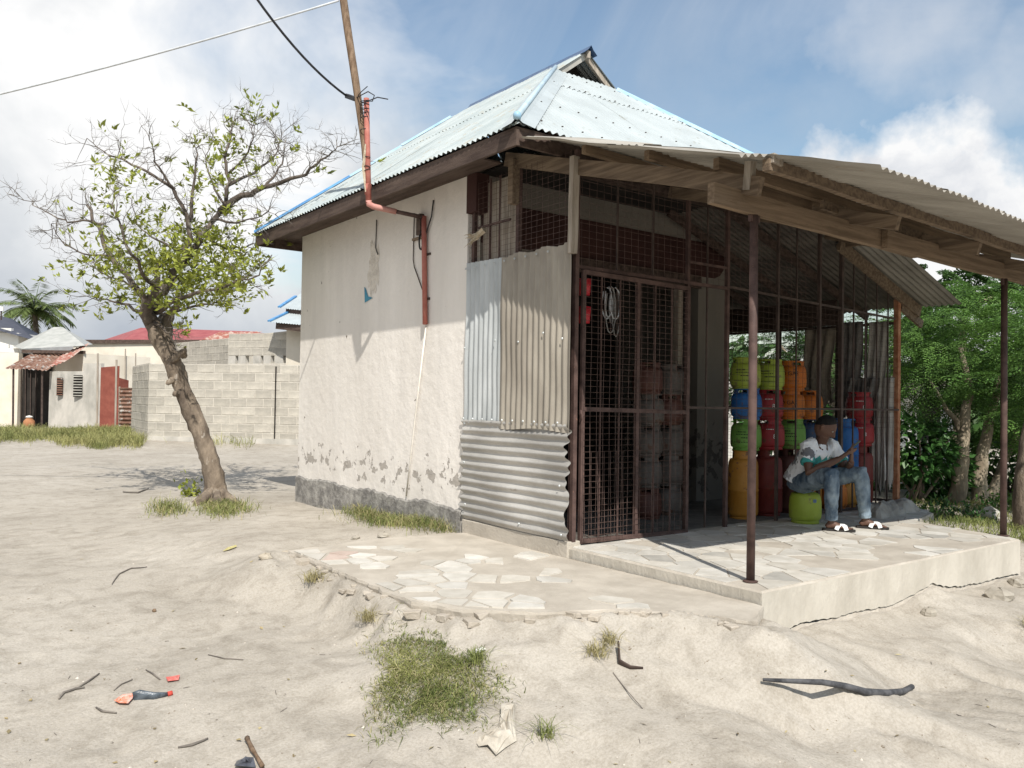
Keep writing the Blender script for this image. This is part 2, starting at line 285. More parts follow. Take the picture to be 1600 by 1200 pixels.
# ------------------------------------------------------------------ mesh helpers
ORG = {}
class MB:
    def __init__(s): s.v = []; s.f = []
    def add(s, vs, fs):
        n = len(s.v); s.v += [tuple(p) for p in vs]; s.f += [tuple(i+n for i in f) for f in fs]; return s
    def box(s, x0, x1, y0, y1, z0, z1):
        return s.add([(x0,y0,z0),(x1,y0,z0),(x1,y1,z0),(x0,y1,z0),(x0,y0,z1),(x1,y0,z1),(x1,y1,z1),(x0,y1,z1)],
                     [(0,3,2,1),(4,5,6,7),(0,1,5,4),(1,2,6,5),(2,3,7,6),(3,0,4,7)])
    def beam(s, p0, p1, w, h, up=(0, 0, 1), segs=1, jit=0.0):
        p0, p1 = Vector(p0), Vector(p1); d = (p1-p0).normalized(); sd_ = d.cross(Vector(up)).normalized(); upv = sd_.cross(d)
        vs, fs = [], []
        for k in range(segs+1):
            c = p0.lerp(p1, k/segs) + (Vector((random.uniform(-jit, jit), random.uniform(-jit, jit), random.uniform(-jit, jit))) if jit else Vector())
            for a, b in ((-1, -1), (1, -1), (1, 1), (-1, 1)): vs.append(c + sd_*(a*w/2) + upv*(b*h/2))
        for k in range(segs):
            o = k*4
            for a in range(4): fs.append((o+a, o+(a+1) % 4, o+4+(a+1) % 4, o+4+a))
        fs += [(3, 2, 1, 0), (segs*4, segs*4+1, segs*4+2, segs*4+3)]
        return s.add(vs, fs)
    def tube(s, pts, rad, n=8, side=None, cap=True):
        pts = [Vector(p) for p in pts]; m = len(pts)
        if not isinstance(rad, (list, tuple)): rad = [rad]*m
        vs, fs = [], []; ref = Vector(side) if side else None
        for i, p in enumerate(pts):
            d = (pts[min(i+1, m-1)] - pts[max(i-1, 0)])
            d = d.normalized() if d.length > 1e-9 else Vector((0, 0, 1))
            if ref is None: ref = Vector((0, 0, 1)) if abs(d.z) < .9 else Vector((1, 0, 0))
            a = ref - d*ref.dot(d); a = a.normalized() if a.length > 1e-6 else d.orthogonal().normalized()
            b = d.cross(a)
            if side is None: ref = a
            ra, rb = rad[i] if isinstance(rad[i], (tuple, list)) else (rad[i], rad[i])
            for k in range(n):
                t = 2*math.pi*k/n; vs.append(p + a*(math.cos(t)*ra) + b*(math.sin(t)*rb))
        for i in range(m-1):
            for k in range(n): fs.append((i*n+k, i*n+(k+1) % n, (i+1)*n+(k+1) % n, (i+1)*n+k))
        if cap: fs += [tuple(range(n-1, -1, -1)), tuple(range((m-1)*n, m*n))]
        return s.add(vs, fs)
    def lathe(s, prof, n=20, c=(0, 0, 0)):
        vs, fs = [], []
        for r, z in prof:
            for k in range(n):
                t = 2*math.pi*k/n; vs.append((c[0]+r*math.cos(t), c[1]+r*math.sin(t), c[2]+z))
        for i in range(len(prof)-1):
            for k in range(n): fs.append((i*n+k, i*n+(k+1) % n, (i+1)*n+(k+1) % n, (i+1)*n+k))
        return s.add(vs, fs)
    def prism(s, poly, z0, z1):
        n = len(poly); vs = [(x, y, z0) for x, y in poly] + [(x, y, z1) for x, y in poly]
        fs = [tuple(range(n-1, -1, -1)), tuple(range(n, 2*n))] + [(i, (i+1) % n, n+(i+1) % n, n+i) for i in range(n)]
        return s.add(vs, fs)
    def build(s, name, m, parent=None, smooth=False, org=None, bevel=0):
        base = ORG[parent.name] if parent else Vector(org or (0, 0, 0))
        me = bpy.data.meshes.new(name); me.from_pydata([(x-base.x, y-base.y, z-base.z) for x, y, z in s.v], [], s.f); me.update()
        if smooth: me.polygons.foreach_set('use_smooth', [True]*len(me.polygons))
        me.materials.append(m)
        o = bpy.data.objects.new(name, me); COL.objects.link(o)
        if parent: o.parent = parent
        else: o.location = base
        ORG[o.name] = base
        if bevel:
            b = o.modifiers.new('bevel', 'BEVEL'); b.width = bevel; b.segments = 2; b.limit_method = 'ANGLE'
        return o
def tag(o, label, cat=None, group=None, kind=None):
    if label: o['label'] = label
    if cat: o['category'] = cat
    if group: o['group'] = group
    if kind: o['kind'] = kind
    return o
def thing(name, loc, label, cat, group=None):
    o = bpy.data.objects.new(name, None); o.empty_display_size = .1; COL.objects.link(o); o.location = loc; ORG[o.name] = Vector(loc)
    return tag(o, label, cat, group)
def struct(o, label=None): o['kind'] = 'structure'; return tag(o, label)
def arrays(name, V, Fq, m, parent=None, org=None, smooth=False):
    base = ORG[parent.name] if parent else Vector(org or (0, 0, 0))
    V = np.asarray(V, np.float32) - np.array(base, np.float32); Fq = np.asarray(Fq, np.int32); k = Fq.shape[1]
    me = bpy.data.meshes.new(name); me.vertices.add(len(V)); me.vertices.foreach_set('co', V.ravel())
    me.loops.add(Fq.size); me.loops.foreach_set('vertex_index', Fq.ravel())
    me.polygons.add(len(Fq)); me.polygons.foreach_set('loop_start', np.arange(0, Fq.size, k, dtype=np.int32))
    me.update(calc_edges=True); me.validate()
    if smooth: me.polygons.foreach_set('use_smooth', np.ones(len(Fq), bool))
    me.materials.append(m)
    o = bpy.data.objects.new(name, me); COL.objects.link(o)
    if parent: o.parent = parent
    else: o.location = base
    ORG[o.name] = base
    return o
def corr(mb, O, U, V, u0, u1, lim, amp=.009, wl_=.076, nv=2, per=8, warp=0.0, seed=0, axis_up=None):
    """corrugated sheet: waves across U, running along V, clipped to lim(u) -> (s0, s1)"""
    O, U, V = Vector(O), Vector(U).normalized(), Vector(V).normalized(); Nn = U.cross(V).normalized()
    if axis_up is not None and Nn.dot(Vector(axis_up)) < 0: Nn = -Nn
    nu = max(2, int(round((u1-u0)/wl_*per))); rs = random.Random(seed); ph = [rs.uniform(0, 6.28) for _ in range(6)]
    vs, fs = [], []
    for i in range(nu+1):
        u = u0+(u1-u0)*i/nu; a, b = lim(u); b = max(a, b)
        for j in range(nv+1):
            s_ = a+(b-a)*j/nv
            w = warp*(math.sin(u*5.1+ph[0]+s_*2.2)+math.sin(s_*6.3+ph[1]+u*1.7)+.6*math.sin(u*13+s_*9+ph[2]))
            vs.append(O+U*u+V*s_+Nn*(amp*math.cos(2*math.pi*u/wl_)+w))
    for i in range(nu):
        for j in range(nv): fs.append((i*(nv+1)+j, (i+1)*(nv+1)+j, (i+1)*(nv+1)+j+1, i*(nv+1)+j+1))
    return mb.add(vs, fs)
# ---- value noise on arrays
def vnoise(x, y, seed=0):
    xi, yi = np.floor(x), np.floor(y); fx, fy = x-xi, y-yi; fx, fy = fx*fx*(3-2*fx), fy*fy*(3-2*fy)
    def h(a, b):
        q = np.sin(a*127.1+b*311.7+seed*74.7)*43758.5453; return q-np.floor(q)
    return (h(xi, yi)*(1-fx)+h(xi+1, yi)*fx)*(1-fy)+(h(xi, yi+1)*(1-fx)+h(xi+1, yi+1)*fx)*fy
def fbm(x, y, seed=0, oct=4):
    t, a, s_ = 0, 1, 0
    for k in range(oct): t = t+a*(vnoise(x*2**k, y*2**k, seed+k)-.5); s_ += a; a *= .5
    return t/s_*2

# ------------------------------------------------------------------ terrain
ANC = np.array([(-4.5,-3.3,-.42),(-4,1,-.48),(-3.3,.2,-.55),(-2.2,-.6,-.64),(-.5,-1.7,-.78),(1.5,-1.8,-.84),(4,-1.8,-.86),(.05,-.25,-.30),(.6,-.25,-.345),(1.2,-.25,-.37),(1.9,-.25,-.345),(2.5,-.25,-.31),
 (3.2,-.25,-.33),(3.9,-.25,-.36),(5,-.6,-.3),(-.35,-.55,-.27),(-.95,-.05,-.22),(-1.65,.5,-.23),(-2.1,.8,-.26),(-2.35,1.6,-.38),(-2.35,2.2,-.36),(-2.15,3.1,-.12),(-2.7,3.0,-.33),(-2.9,2.2,-.41),(-2.6,.6,-.48),(-1.9,.2,-.40),(-1.2,-.3,-.42),(-.6,-.9,-.54),(.5,-.8,-.58),(1.8,-.8,-.58),(3.2,-.8,-.58),(-1.6,4.3,-.11),(-3.4,4.5,-.27),
 (-.3,3.7,-.08),(-.3,5.5,-.13),(-.2,7.5,-.21),(-.85,8.2,-.21),(-3,8,-.28),(-5,5,-.35),(-8,3,-.4),(2,5,-.3),(.8,.8,-.42),(2,.8,-.42),(3.2,.8,-.42),(1,2,-.4),(3,2.5,-.4),(-.8,2,-.25),(-1.3,1.2,-.26),(-1.4,2.8,-.2),(-.5,.6,-.28),(-.6,3.1,-.16),
 (0,14,-.17),(-6,16,-.17),(2,26,-.05),(7,23,-.05),(-9,25,-.06),(0,60,0),(60,60,0),(-60,40,-.1),(4.5,.4,-.12),(4.8,1.1,-.07),(7,2,-.12),(9,1,-.15),(6.5,4,-.12),(12,5,-.12),(30,0,-.2),(10,-10,-.8),(-20,-20,-.5),(0,-8,-.75),(60,-40,-.5)])
def ground_raw(x, y):
    x = np.asarray(x, float); y = np.asarray(y, float); num = np.zeros_like(x); den = np.zeros_like(x)
    for ax, ay, az in ANC:
        w = 1/((x-ax)**2+(y-ay)**2+.06)**1.6; num += w*az; den += w
    return num/den
TERR = [(-1.8, 3.38), (-1.82, 2.06), (-1.84, 1.28), (-1.68, .95), (-1.44, .74), (-.98, .46), (-.78, .30), (-.52, .03), (-.40, -.27), (-.02, -.03), (-.02, 1.9), (-.02, 3.42), (-.9, 3.5)]
CRACK = [(-.05, -.235), (.14, -.262), (.3, -.278), (.45, -.262), (.62, -.27), (.85, -.285), (1.1, -.282), (1.35, -.29), (1.55, -.30), (1.75, -.285), (1.95, -.255), (2.1, -.232), (2.22, -.205), (2.34, -.245), (2.5, -.27), (2.7, -.29), (3.0, -.30), (3.4, -.30), (3.85, -.31), (4.2, -.31)]
def crack_z(x): return np.interp(x, [c[0] for c in CRACK], [c[1] for c in CRACK])
def seg_dist(x, y, line):
    best = np.full(np.shape(x), 1e9)
    for (ax, ay), (bx, by) in zip(line[:-1], line[1:]):
        dx, dy = bx-ax, by-ay; t = np.clip(((x-ax)*dx+(y-ay)*dy)/(dx*dx+dy*dy), 0, 1); best = np.minimum(best, np.hypot(x-ax-t*dx, y-ay-t*dy))
    return best
def ground(x, y):
    x = np.asarray(x, float); y = np.asarray(y, float); z = ground_raw(x, y)
    z = z+.05*np.exp(-(((x+2.0)/.28)**2+((y-3.1)/.4)**2))
    near = np.exp(-((x+1)**2+(y-1)**2)/60)
    z = z+near*(.030*fbm(x*1.3, y*1.3, 3, 4)+.009*fbm(x*6, y*6, 11, 4))+(1-near)*.04*fbm(x*.5, y*.5, 5, 3)
    sl = np.exp(-((y+.9+.25*x)/1.3)**2)*np.clip((x+2.6)/2, 0, 1)
    q = fbm((x*.85+y*.5)*4.2, (y*.85-x*.5)*1.1, 21, 4)
    z = z-.075*sl*np.clip(q-.02, 0, 1)*1.6+.02*sl*q
    # trodden footprints over the open sand
    rf = random.Random(77)
    for k in range(120):
        fx, fy = rf.uniform(-5.2, -1.9), rf.uniform(-.8, 6.0); a = rf.gauss(.9, .7)
        if k % 3 == 0: fx, fy = rf.uniform(-2.2, 2.5), rf.uniform(-1.6, -.5)
        c_, s_ = math.cos(a), math.sin(a); uu = (x-fx)*c_+(y-fy)*s_; vv = -(x-fx)*s_+(y-fy)*c_
        q = (uu/.135)**4+(vv/.055)**4; z = z-rf.uniform(.004, .011)*np.exp(-q)+.004*np.exp(-((np.sqrt(np.sqrt(q+1e-9))-1.25)/.2)**2)
    # sand banked against the broken edge of the terrace (outside only)
    d = seg_dist(x, y, TERR[:10]); ins = np.zeros(np.shape(x), bool)
    for i in range(len(TERR)):
        (x1, y1), (x2, y2) = TERR[i], TERR[i-1]
        with np.errstate(divide='ignore', invalid='ignore'): c = ((y1 > y) != (y2 > y)) & (x < (x2-x1)*(y-y1)/(y2-y1+1e-12)+x1)
        ins ^= c
    rough = fbm(x*3.1, y*3.1, 41, 4); lip = -.082+.024*rough-.07*np.clip(fbm(x*1.9+3, y*1.9, 55, 3), 0, 1)
    front = np.clip((.9-y)/.5, 0, 1); lip = lip-.02*(1-front)-.05*np.exp(-((x+.25)/.25)**2-((y+.15)/.25)**2)
    wd = .17+.13*front; w = np.where(ins, np.exp(-(d/.06)**2), np.exp(-(d/wd)**2)); z = np.where(ins, np.minimum(z, -.16), z); z = z*(1-w)+lip*w
    hump = np.exp(-(((x+1.98)/.17)**2+((y-3.22)/.26)**2)); z = z*(1-hump)+(-.055+.03*rough)*hump
    band = np.where(ins, 0, np.exp(-((d-.12)/.16)**2)); z = z+band*(.045*fbm(x*9, y*9, 81, 4)+.022*np.abs(fbm(x*4.5, y*4.5, 85, 3))-.012)
    # sand line below the crack of the slab
    dy = np.maximum(-y, 0); w2 = np.exp(-(dy/.22)**2)*np.clip((x+.05)/.1, 0, 1)*np.clip((4.15-x)/.3, 0, 1)*(y < .06); g = crack_z(x)-.030+.022*fbm(x*4, y*4, 61, 3)-.16*dy
    z = z*(1-w2)+g*w2
    slabm = (x > .06) & (x < 3.9) & (y > .06) & (y < 3.4); z = np.where(slabm, np.minimum(z, -.3), z)
    return z
def lines(a, b, st, far):
    mid = list(np.arange(a, b+1e-6, st)); lo, hi = [], []; d = st; p = a
    while p > -far: d *= 1.22; p -= d; lo.append(p)
    d = st; p = b
    while p < far: d *= 1.22; p += d; hi.append(p)
    return np.array(lo[::-1]+mid+hi)
GXS, GYS = lines(-4.6, 4.6, .03, 1500), lines(-2.2, 6.6, .03, 1500)
_X, _Y = np.meshgrid(GXS, GYS); GZT = ground(_X, _Y); _gx, _gy, _gt = GXS.tolist(), GYS.tolist(), GZT.tolist()
def gz(x, y):
    i = min(max(bisect.bisect_right(_gx, x)-1, 0), len(_gx)-2); j = min(max(bisect.bisect_right(_gy, y)-1, 0), len(_gy)-2)
    fx = (x-_gx[i])/(_gx[i+1]-_gx[i]); fy = (y-_gy[j])/(_gy[j+1]-_gy[j]); a, b = _gt[j], _gt[j+1]
    return (a[i]*(1-fx)+a[i+1]*fx)*(1-fy)+(b[i]*(1-fx)+b[i+1]*fx)*fy
def make_ground():
    nx, ny = len(GXS), len(GYS); idx = np.arange(nx*ny).reshape(ny, nx)
    q = np.stack([idx[:-1, :-1], idx[:-1, 1:], idx[1:, 1:], idx[1:, :-1]], -1).reshape(-1, 4)
    o = arrays('ground', np.stack([_X, _Y, GZT], -1).reshape(-1, 3), q, SAND, smooth=True)
    struct(o, 'pale sandy ground sloping down in front of the shop')
make_ground()

# ------------------------------------------------------------------ crazy paving helper
def clip_poly(poly, p, n):                 # keep side where (q-p).n <= 0
    out = []
    for i in range(len(poly)):
        a, b = poly[i], poly[(i+1) % len(poly)]
        da, db = (a[0]-p[0])*n[0]+(a[1]-p[1])*n[1], (b[0]-p[0])*n[0]+(b[1]-p[1])*n[1]
        if da <= 0: out.append(a)
        if da*db < 0:
            t = da/(da-db); out.append((a[0]+(b[0]-a[0])*t, a[1]+(b[1]-a[1])*t))
    return out
def voronoi(poly, pts, gap):
    cells = []
    for i, p in enumerate(pts):
        c = list(poly)
        for j, q in enumerate(pts):
            if i == j: continue
            dx, dy = q[0]-p[0], q[1]-p[1]; L = math.hypot(dx, dy)
            if L > 1.6: continue
            c = clip_poly(c, ((p[0]+q[0])/2-dx/L*gap, (p[1]+q[1])/2-dy/L*gap), (dx, dy))
            if len(c) < 3: break
        cells.append(c if len(c) >= 3 else None)
    return cells
def scatter(poly_test, x0, x1, y0, y1, dmin, tries=6000, rs=random):
    P = []
    for _ in range(tries):
        p = (rs.uniform(x0, x1), rs.uniform(y0, y1))
        if poly_test(p) and all((p[0]-q[0])**2+(p[1]-q[1])**2 > (dmin*rs.uniform(.5, 1.5))**2 for q in P): P.append(p)
    return P
def inside(poly):
    def t(p):
        c = False
        for i in range(len(poly)):
            (x1, y1), (x2, y2) = poly[i], poly[i-1]
            if (y1 > p[1]) != (y2 > p[1]) and p[0] < (x2-x1)*(p[1]-y1)/(y2-y1)+x1: c = not c
        return c
    return t
def rough_poly(poly, step, amp, seed, skip=()):
    rs = random.Random(seed); out = []
    for i in range(len(poly)):
        a, b = poly[i], poly[(i+1) % len(poly)]; L = math.hypot(b[0]-a[0], b[1]-a[1]); n = max(1, int(L/step)); w = 0
        for k in range(n):
            t = k/n; w = .6*w+rs.uniform(-amp, amp); am = 0 if (i in skip or k == 0) else w
            nx, ny = (b[1]-a[1])/L, -(b[0]-a[0])/L
            out.append((a[0]+(b[0]-a[0])*t+nx*am, a[1]+(b[1]-a[1])*t+ny*am))
    return out

# ------------------------------------------------------------------ verandah slab and lower terrace
SLAB = [(0, 0), (3.83, -.01), (3.92, .13), (3.98, .5), (4.08, .9), (4.2, 1.15), (5.0, 1.35), (5.42, 1.75), (5.42, 4.6), (3.85, 4.6), (3.85, 3.44), (0, 3.44), (0, 1.9)]
def make_slab():
    rs = random.Random(3); mb = MB()
    top = rough_poly(SLAB, .035, .0012, 4, skip=(5, 6, 7, 8, 9, 10, 11))
    n = len(top); dep = []
    for (x, y) in top: dep.append(float(crack_z(x))+.006*rs.uniform(-1, 1) if y < .3 and x < 3.9 else -.34)
    vs = [(x, y, -.012) for x, y in top]+[(x, y, z) for (x, y), z in zip(top, dep)]
    cx, cy = 2, 1.5
    ins = [(x+(cx-x)*.006, y+(cy-y)*.008, 0) for x, y in top]
    vs = ins+vs
    fs = [tuple(range(n))]+[(i, n+i, n+(i+1) % n, (i+1) % n) for i in range(n)]+[(n+i, 2*n+i, 2*n+(i+1) % n, n+(i+1) % n) for i in range(n)]
    o = mb.add(vs, [f[::-1] for f in fs[1:]]+[fs[0]]).build('verandah_slab', SLABFACE)
    o.data.materials.append(CONC); o.data.polygons[len(fs)-1].material_index = 1
    for p in o.data.polygons[:n]: p.material_index = 1
    struct(o, 'raised concrete verandah slab paved with broken marble, in front of the shop')
    # cracked footing below, set back a little
    ft = MB(); n_ = 130; v_, f_ = [], []
    for i in range(n_+1):
        x = .01+3.86*i/n_; gap = .004+.014*max(0, float(fbm(np.array([x*2.3]), np.array([3.]), 71, 4)[0])*1.6+.25); zt = float(crack_z(x))-gap+.004*rs.uniform(-1, 1)
        v_ += [(x, .05, zt+.004), (x, .006+.006*rs.random(), zt), (x, -.004+.008*rs.random(), zt-.03), (x, -.02, -.5)]
    for i in range(n_):
        for k in range(3): f_.append((i*4+k, i*4+k+1, i*4+5+k, i*4+4+k))
    ft.add(v_, [q[::-1] for q in f_]).build('footing', CONC, o)
    area = [(.015, .02), (3.80, .02), (3.93, .5), (4.1, 1.1), (5.2, 1.5), (5.2, 3.2), (.1, 3.2), (.02, 1.9)]
    pts = scatter(inside(area), 0, 5.3, 0, 3.3, .22, 9000, rs)
    cells = voronoi(area, pts, .006)
    for p, c in zip(pts, cells):
        if not c: continue
        if p[1] > 1.9 and rs.random() < .6: continue
        bare = .95 < p[0] < 3.7 and p[1]-.14*math.sin(p[0]*3) < .46
        if bare and rs.random() < .72: continue
        if rs.random() < .10: continue
        m = MARBLE_G if rs.random() < .12 else (DUSTY if rs.random() < .45 or p[1] > .9 and p[0] > 2.5 and rs.random() < .3 else MARBLE)
        cc = [(p[0]+(x-p[0])*.985+rs.uniform(-.004, .004), p[1]+(y-p[1])*.985+rs.uniform(-.004, .004)) for x, y in c]
        MB().prism(cc, -.006, .0035+rs.uniform(0, .0015)).build('paving_piece', m, o)
    return o
slab = make_slab()
def shade_floor():
    o = MB().prism([(.10, 1.99), (5.24, 1.99), (5.24, 4.5), (3.96, 4.5), (3.96, 3.44), (.14, 3.44)], .0055, .009).build('shade_floor', mat('shade_dark_cement', (.11, .10, .088), (.18, .165, .145), 4, .9, .006, 30))  # dark overlay sheet: paints shade on the floor and cuts bounced light
    struct(o, 'cement floor sheet inside the wire cage, coloured dark for shade')
shade_floor()
def make_terrace():
    rs = random.Random(9)
    poly = TERR
    pr = rough_poly(poly, .06, .016, 12, skip=(9, 10, 11)); n = len(pr); ft = inside(poly)
    vs = [(x*.997, y*.997+.003, -.08+.006*rs.uniform(-1, 1)) for x, y in pr]+[(x, y, -.098) for x, y in pr]+[(x+.03*rs.uniform(0, 1), y+.03*rs.uniform(0, 1), -.19-.05*rs.random()) for x, y in pr]
    fs = [tuple(range(n-1, -1, -1))]+[((i+1) % n, n+(i+1) % n, n+i, i)[::-1] for i in range(n)]+[(n+(i+1) % n, 2*n+(i+1) % n, 2*n+i, n+i)[::-1] for i in range(n)]
    o = MB().add(vs, fs).build('terrace_floor', CONC)
    struct(o, 'lower broken cement terrace with scattered marble pieces beside the verandah')
    # broken lumps of cement and earth along the crumbling edge
    line = TERR[:9]; EC = mat('edge_rubble', (.37, .325, .265), (.46, .41, .345), 7, .95, .012, 30, rnd=.12)
    for k in range(60):
        i = rs.randrange(len(line)-1); t = rs.random(); (ax, ay), (bx, by) = line[i], line[i+1]; L = math.hypot(bx-ax, by-ay)
        if rs.random() > L/.8: continue
        ox, oy = -(by-ay)/L, (bx-ax)/L
        if inside(poly)((ax+(bx-ax)*t+ox*.02, ay+(by-ay)*t+oy*.02)): ox, oy = -ox, -oy
        d_ = abs(rs.gauss(.015, .045)); cx, cy = ax+(bx-ax)*t+ox*d_, ay+(by-ay)*t+oy*d_; s = rs.uniform(.015, .042)*(1 if rs.random() < .8 else 1.5); cz = min(gz(cx, cy), -.09)+s*.05
        v8 = [(cx+s*a*rs.uniform(.6, 1.2), cy+s*b*rs.uniform(.6, 1.2), cz+s*.55*c*rs.uniform(.5, 1.1)) for a, b, c in ((-1,-1,-1),(1,-1,-1),(1,1,-1),(-1,1,-1),(-1,-1,1),(1,-1,1),(1,1,1),(-1,1,1))]
        v8 = [(cx+(x-cx)*math.cos(k)-(y-cy)*math.sin(k), cy+(x-cx)*math.sin(k)+(y-cy)*math.cos(k), z) for x, y, z in v8]
        MB().add(v8, [(0,3,2,1),(4,5,6,7),(0,1,5,4),(1,2,6,5),(2,3,7,6),(3,0,4,7)]).build('edge_lump', EC, o, bevel=.006)
    ar = [(-1.78, 3.3), (-1.79, 1.3), (-1.64, 1.0), (-1.4, .8), (-.75, .36), (-.5, .08), (-.3, -.05), (-.1, .1), (-.1, 3.3)]
    pts = scatter(inside(ar), -1.8, -.1, -.1, 3.35, .2, 6000, rs); cells = voronoi(ar, pts, .006)
    cl = [(-1.45, 1.05, .38), (-1.55, 1.6, .3), (-1.2, 1.85, .35), (-.75, 1.5, .25), (-1.3, 3.0, .4), (-1.6, 2.5, .3), (-.75, 2.2, .3), (-.7, .5, .2), (-1.75, 3.1, .3), (-.3, 2.1, .2), (-.35, .32, .14)]
    for p, c in zip(pts, cells):
        if not c or not any(math.hypot(p[0]-a, p[1]-b) < r*rs.uniform(.8, 1.15) for a, b, r in cl): continue
        if rs.random() < .22: continue
        m = MARBLE_R if rs.random() < .02 else (DUSTY if rs.random() < .5 else MARBLE)
        k = rs.uniform(.86, .98)
        MB().prism([(p[0]+(x-p[0])*k, p[1]+(y-p[1])*k) for x, y in c], -.09, -.0725).build('paving_piece', m, o)
make_terrace()

# ------------------------------------------------------------------ the shop building
RX0, RX1, RY0, RY1, RZ, RM = -.5, 5.3, 2.02, 8.0, 3.44, .74
RC = (RX0+RX1)/2; RH = RC-RX0; GY = 4.40; BY = 7.02
def make_shop():
    B = thing('shop_building', (1.9, 5.5, -.25), 'cream plastered shop with faded blue corrugated hip roof and brown fascia', 'building')
    MB().box(0, .15, 3.45, 7.5, -.4, 3.42).build('wall', PLASTER, B)
    b = MB().box(.15, 4.78, 7.35, 7.5, -.4, 3.42); b.build('wall', PLASTER, B)
    MB().box(3.80, 3.95, 3.6, 7.35, -.4, 3.42).build('wall', PLASTER_SHADE, B)
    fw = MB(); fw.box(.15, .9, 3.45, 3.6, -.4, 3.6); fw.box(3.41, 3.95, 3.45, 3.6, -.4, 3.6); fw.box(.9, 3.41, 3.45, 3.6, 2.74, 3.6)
    fw.build('wall', PLASTER_SHADE, B)
    # plinth band standing slightly proud, ragged top edge
    rs = random.Random(5); vs, fs = [], []; n = 60
    for i in range(n+1):
        y = 3.46+(7.515-3.46)*i/n; zt = .138-.0*i+rs.uniform(-.012, .012)+(.015*math.sin(y*5))
        vs += [(-.02-.004*rs.random(), y, -.4), (-.02-.004*rs.random(), y, zt-.02), (-.008, y, zt), (0.02, y, zt+.003)]
    for i in range(n):
        for k in range(3): fs.append((i*4+k, i*4+k+1, i*4+4+k+1, i*4+4+k))
    MB().add(vs, [f[::-1] for f in fs]).build('plinth', PLINTH, B)
    MB().box(-.02, 3.9, 7.5, 7.52, -.4, .13).build('plinth', PLINTH, B)
    # maroon painted band over the opening, rounded at its end
    pts = [(.16, 2.76), (3.70, 2.76), (3.80, 2.80), (3.87, 2.88), (3.90, 2.98), (3.90, 3.18), (.16, 3.18)]
    vs = [(x, 3.438, z) for x, z in pts]+[(x, 3.449, z) for x, z in pts]; k = len(pts)
    MB().add(vs, [tuple(range(k)), *[(i, i+k, (i+1) % k+k, (i+1) % k) for i in range(k)]]).build('painted_band', MAROON, B)
    MB().box(.9, 3.41, 3.40, 3.448, 2.60, 2.755).build('lintel_beam', FASCIA, B)
    MB().box(3.02, 3.10, 3.42, 3.50, 0, 2.6).build('door_jamb', WOOD_G, B)
    MB().box(.15, 3.8, 5.3, 5.32, -.1, 3.3).build('room_shade_panel', DARK, B)  # near-black panel paints the unlit depth of the room
    # --- fascia boards
    fz0, fz1 = 3.275, 3.425
    MB().box(RX0+.02, RX0+.05, RY0+.03, RY1-.02, fz0, fz1).build('fascia_board', FASCIA, B)
    MB().box(RX0+.05, RX1-.05, RY0+.03, RY0+.06, fz0, fz1).build('fascia_board', FASCIA, B)
    MB().box(RX0+.05, RX1-.05, RY1-.06, RY1-.03, fz0, fz1).build('fascia_board', FASCIA, B)
    MB().box(RX1-.05, RX1-.02, RY0+.03, RY1-.02, fz0, fz1).build('fascia_board', FASCIA, B)
    sof = MB(); sof.box(RX0+.05, -.0, 2.9, RY1-.06, 3.395, 3.41); sof.build('soffit', FASCIA, B)
    MB().box(0, 4.7, 7.52, RY1-.06, 3.395, 3.41).build('soffit', FASCIA, B)
    MB().box(-.02, .13, 3.28, 3.449, 3.02, 3.39).build('wall_plate', MAROON, B)
    # --- roof sheets
    c = 1/math.sqrt(1+RM*RM); sl = math.sqrt(1+RM*RM)
    def front_lim(u):            # horizontal run up-slope from the front eave
        return min(u-RX0, RX1-u, GY+.02-RY0)
    lapF = 1.72
    x = RX0; k = 0
    while x < RX1-.01:
        x1 = min(x+.76, RX1)
        for row in (0, 1):
            lo, hi = ((0, lapF), (lapF-.05, 9))[row]
            f = lambda u, lo=lo, hi=hi: (lo*sl, max(lo, min(hi, front_lim(u)))*sl)
            if max(front_lim(x), front_lim(x1), front_lim((x+x1)/2)) <= lo+.03: continue
            m = MB(); corr(m, (0, RY0, RZ+.004*k % .006+row*.010), (1, 0, 0), (0, 1, RM), x, min(x1+.02, RX1), f, .011, .078, 3, 8, .0012, k, (0, 0, 1))
            m.build('roof_sheet', ROOF, B, True)
        x = x1; k += 1
    def left_lim(y):
        if y < GY: r = y-RY0
        elif y <= BY: r = RH
        else: r = RH*(RY1-y)/(RY1-BY)
        return max(0, min(RH, r))
    y = RY0
    while y < RY1-.01:
        y1 = min(y+.76, RY1)
        for row in (0, 1):
            lo, hi = ((0, 1.55), (1.50, 9))[row]
            if max(left_lim(y), left_lim(y1), left_lim((y+y1)/2)) <= lo+.03: continue
            for side, ox, dx in ((0, RX0, 1), (1, RX1, -1)):
                f = lambda u, lo=lo, hi=hi: (lo*sl, max(lo, min(hi, left_lim(u)))*sl)
                m = MB(); corr(m, (ox, 0, RZ+row*.010), (0, 1, 0), (dx, 0, RM), y, min(y1+.02, RY1), f, .011, .078, 3, 8, .0016, k, (0, 0, 1))
                m.build('roof_sheet', ROOF_L if side == 0 else ROOF, B, True); k += 1
        y = y1
    # back slope
    m = MB(); bl = lambda u: (0, min(1, (u-RX0)/RH, (RX1-u)/RH)*math.hypot(RY1-BY, RM*RH))
    corr(m, (0, RY1, RZ), (1, 0, 0), (0, -(RY1-BY), RM*RH), RX0, RX1, bl, .011, .078, 2, 6, 0, 1, (0, 0, 1)); m.build('roof_sheet', ROOF, B, True)
    ZR = RZ+RM*RH
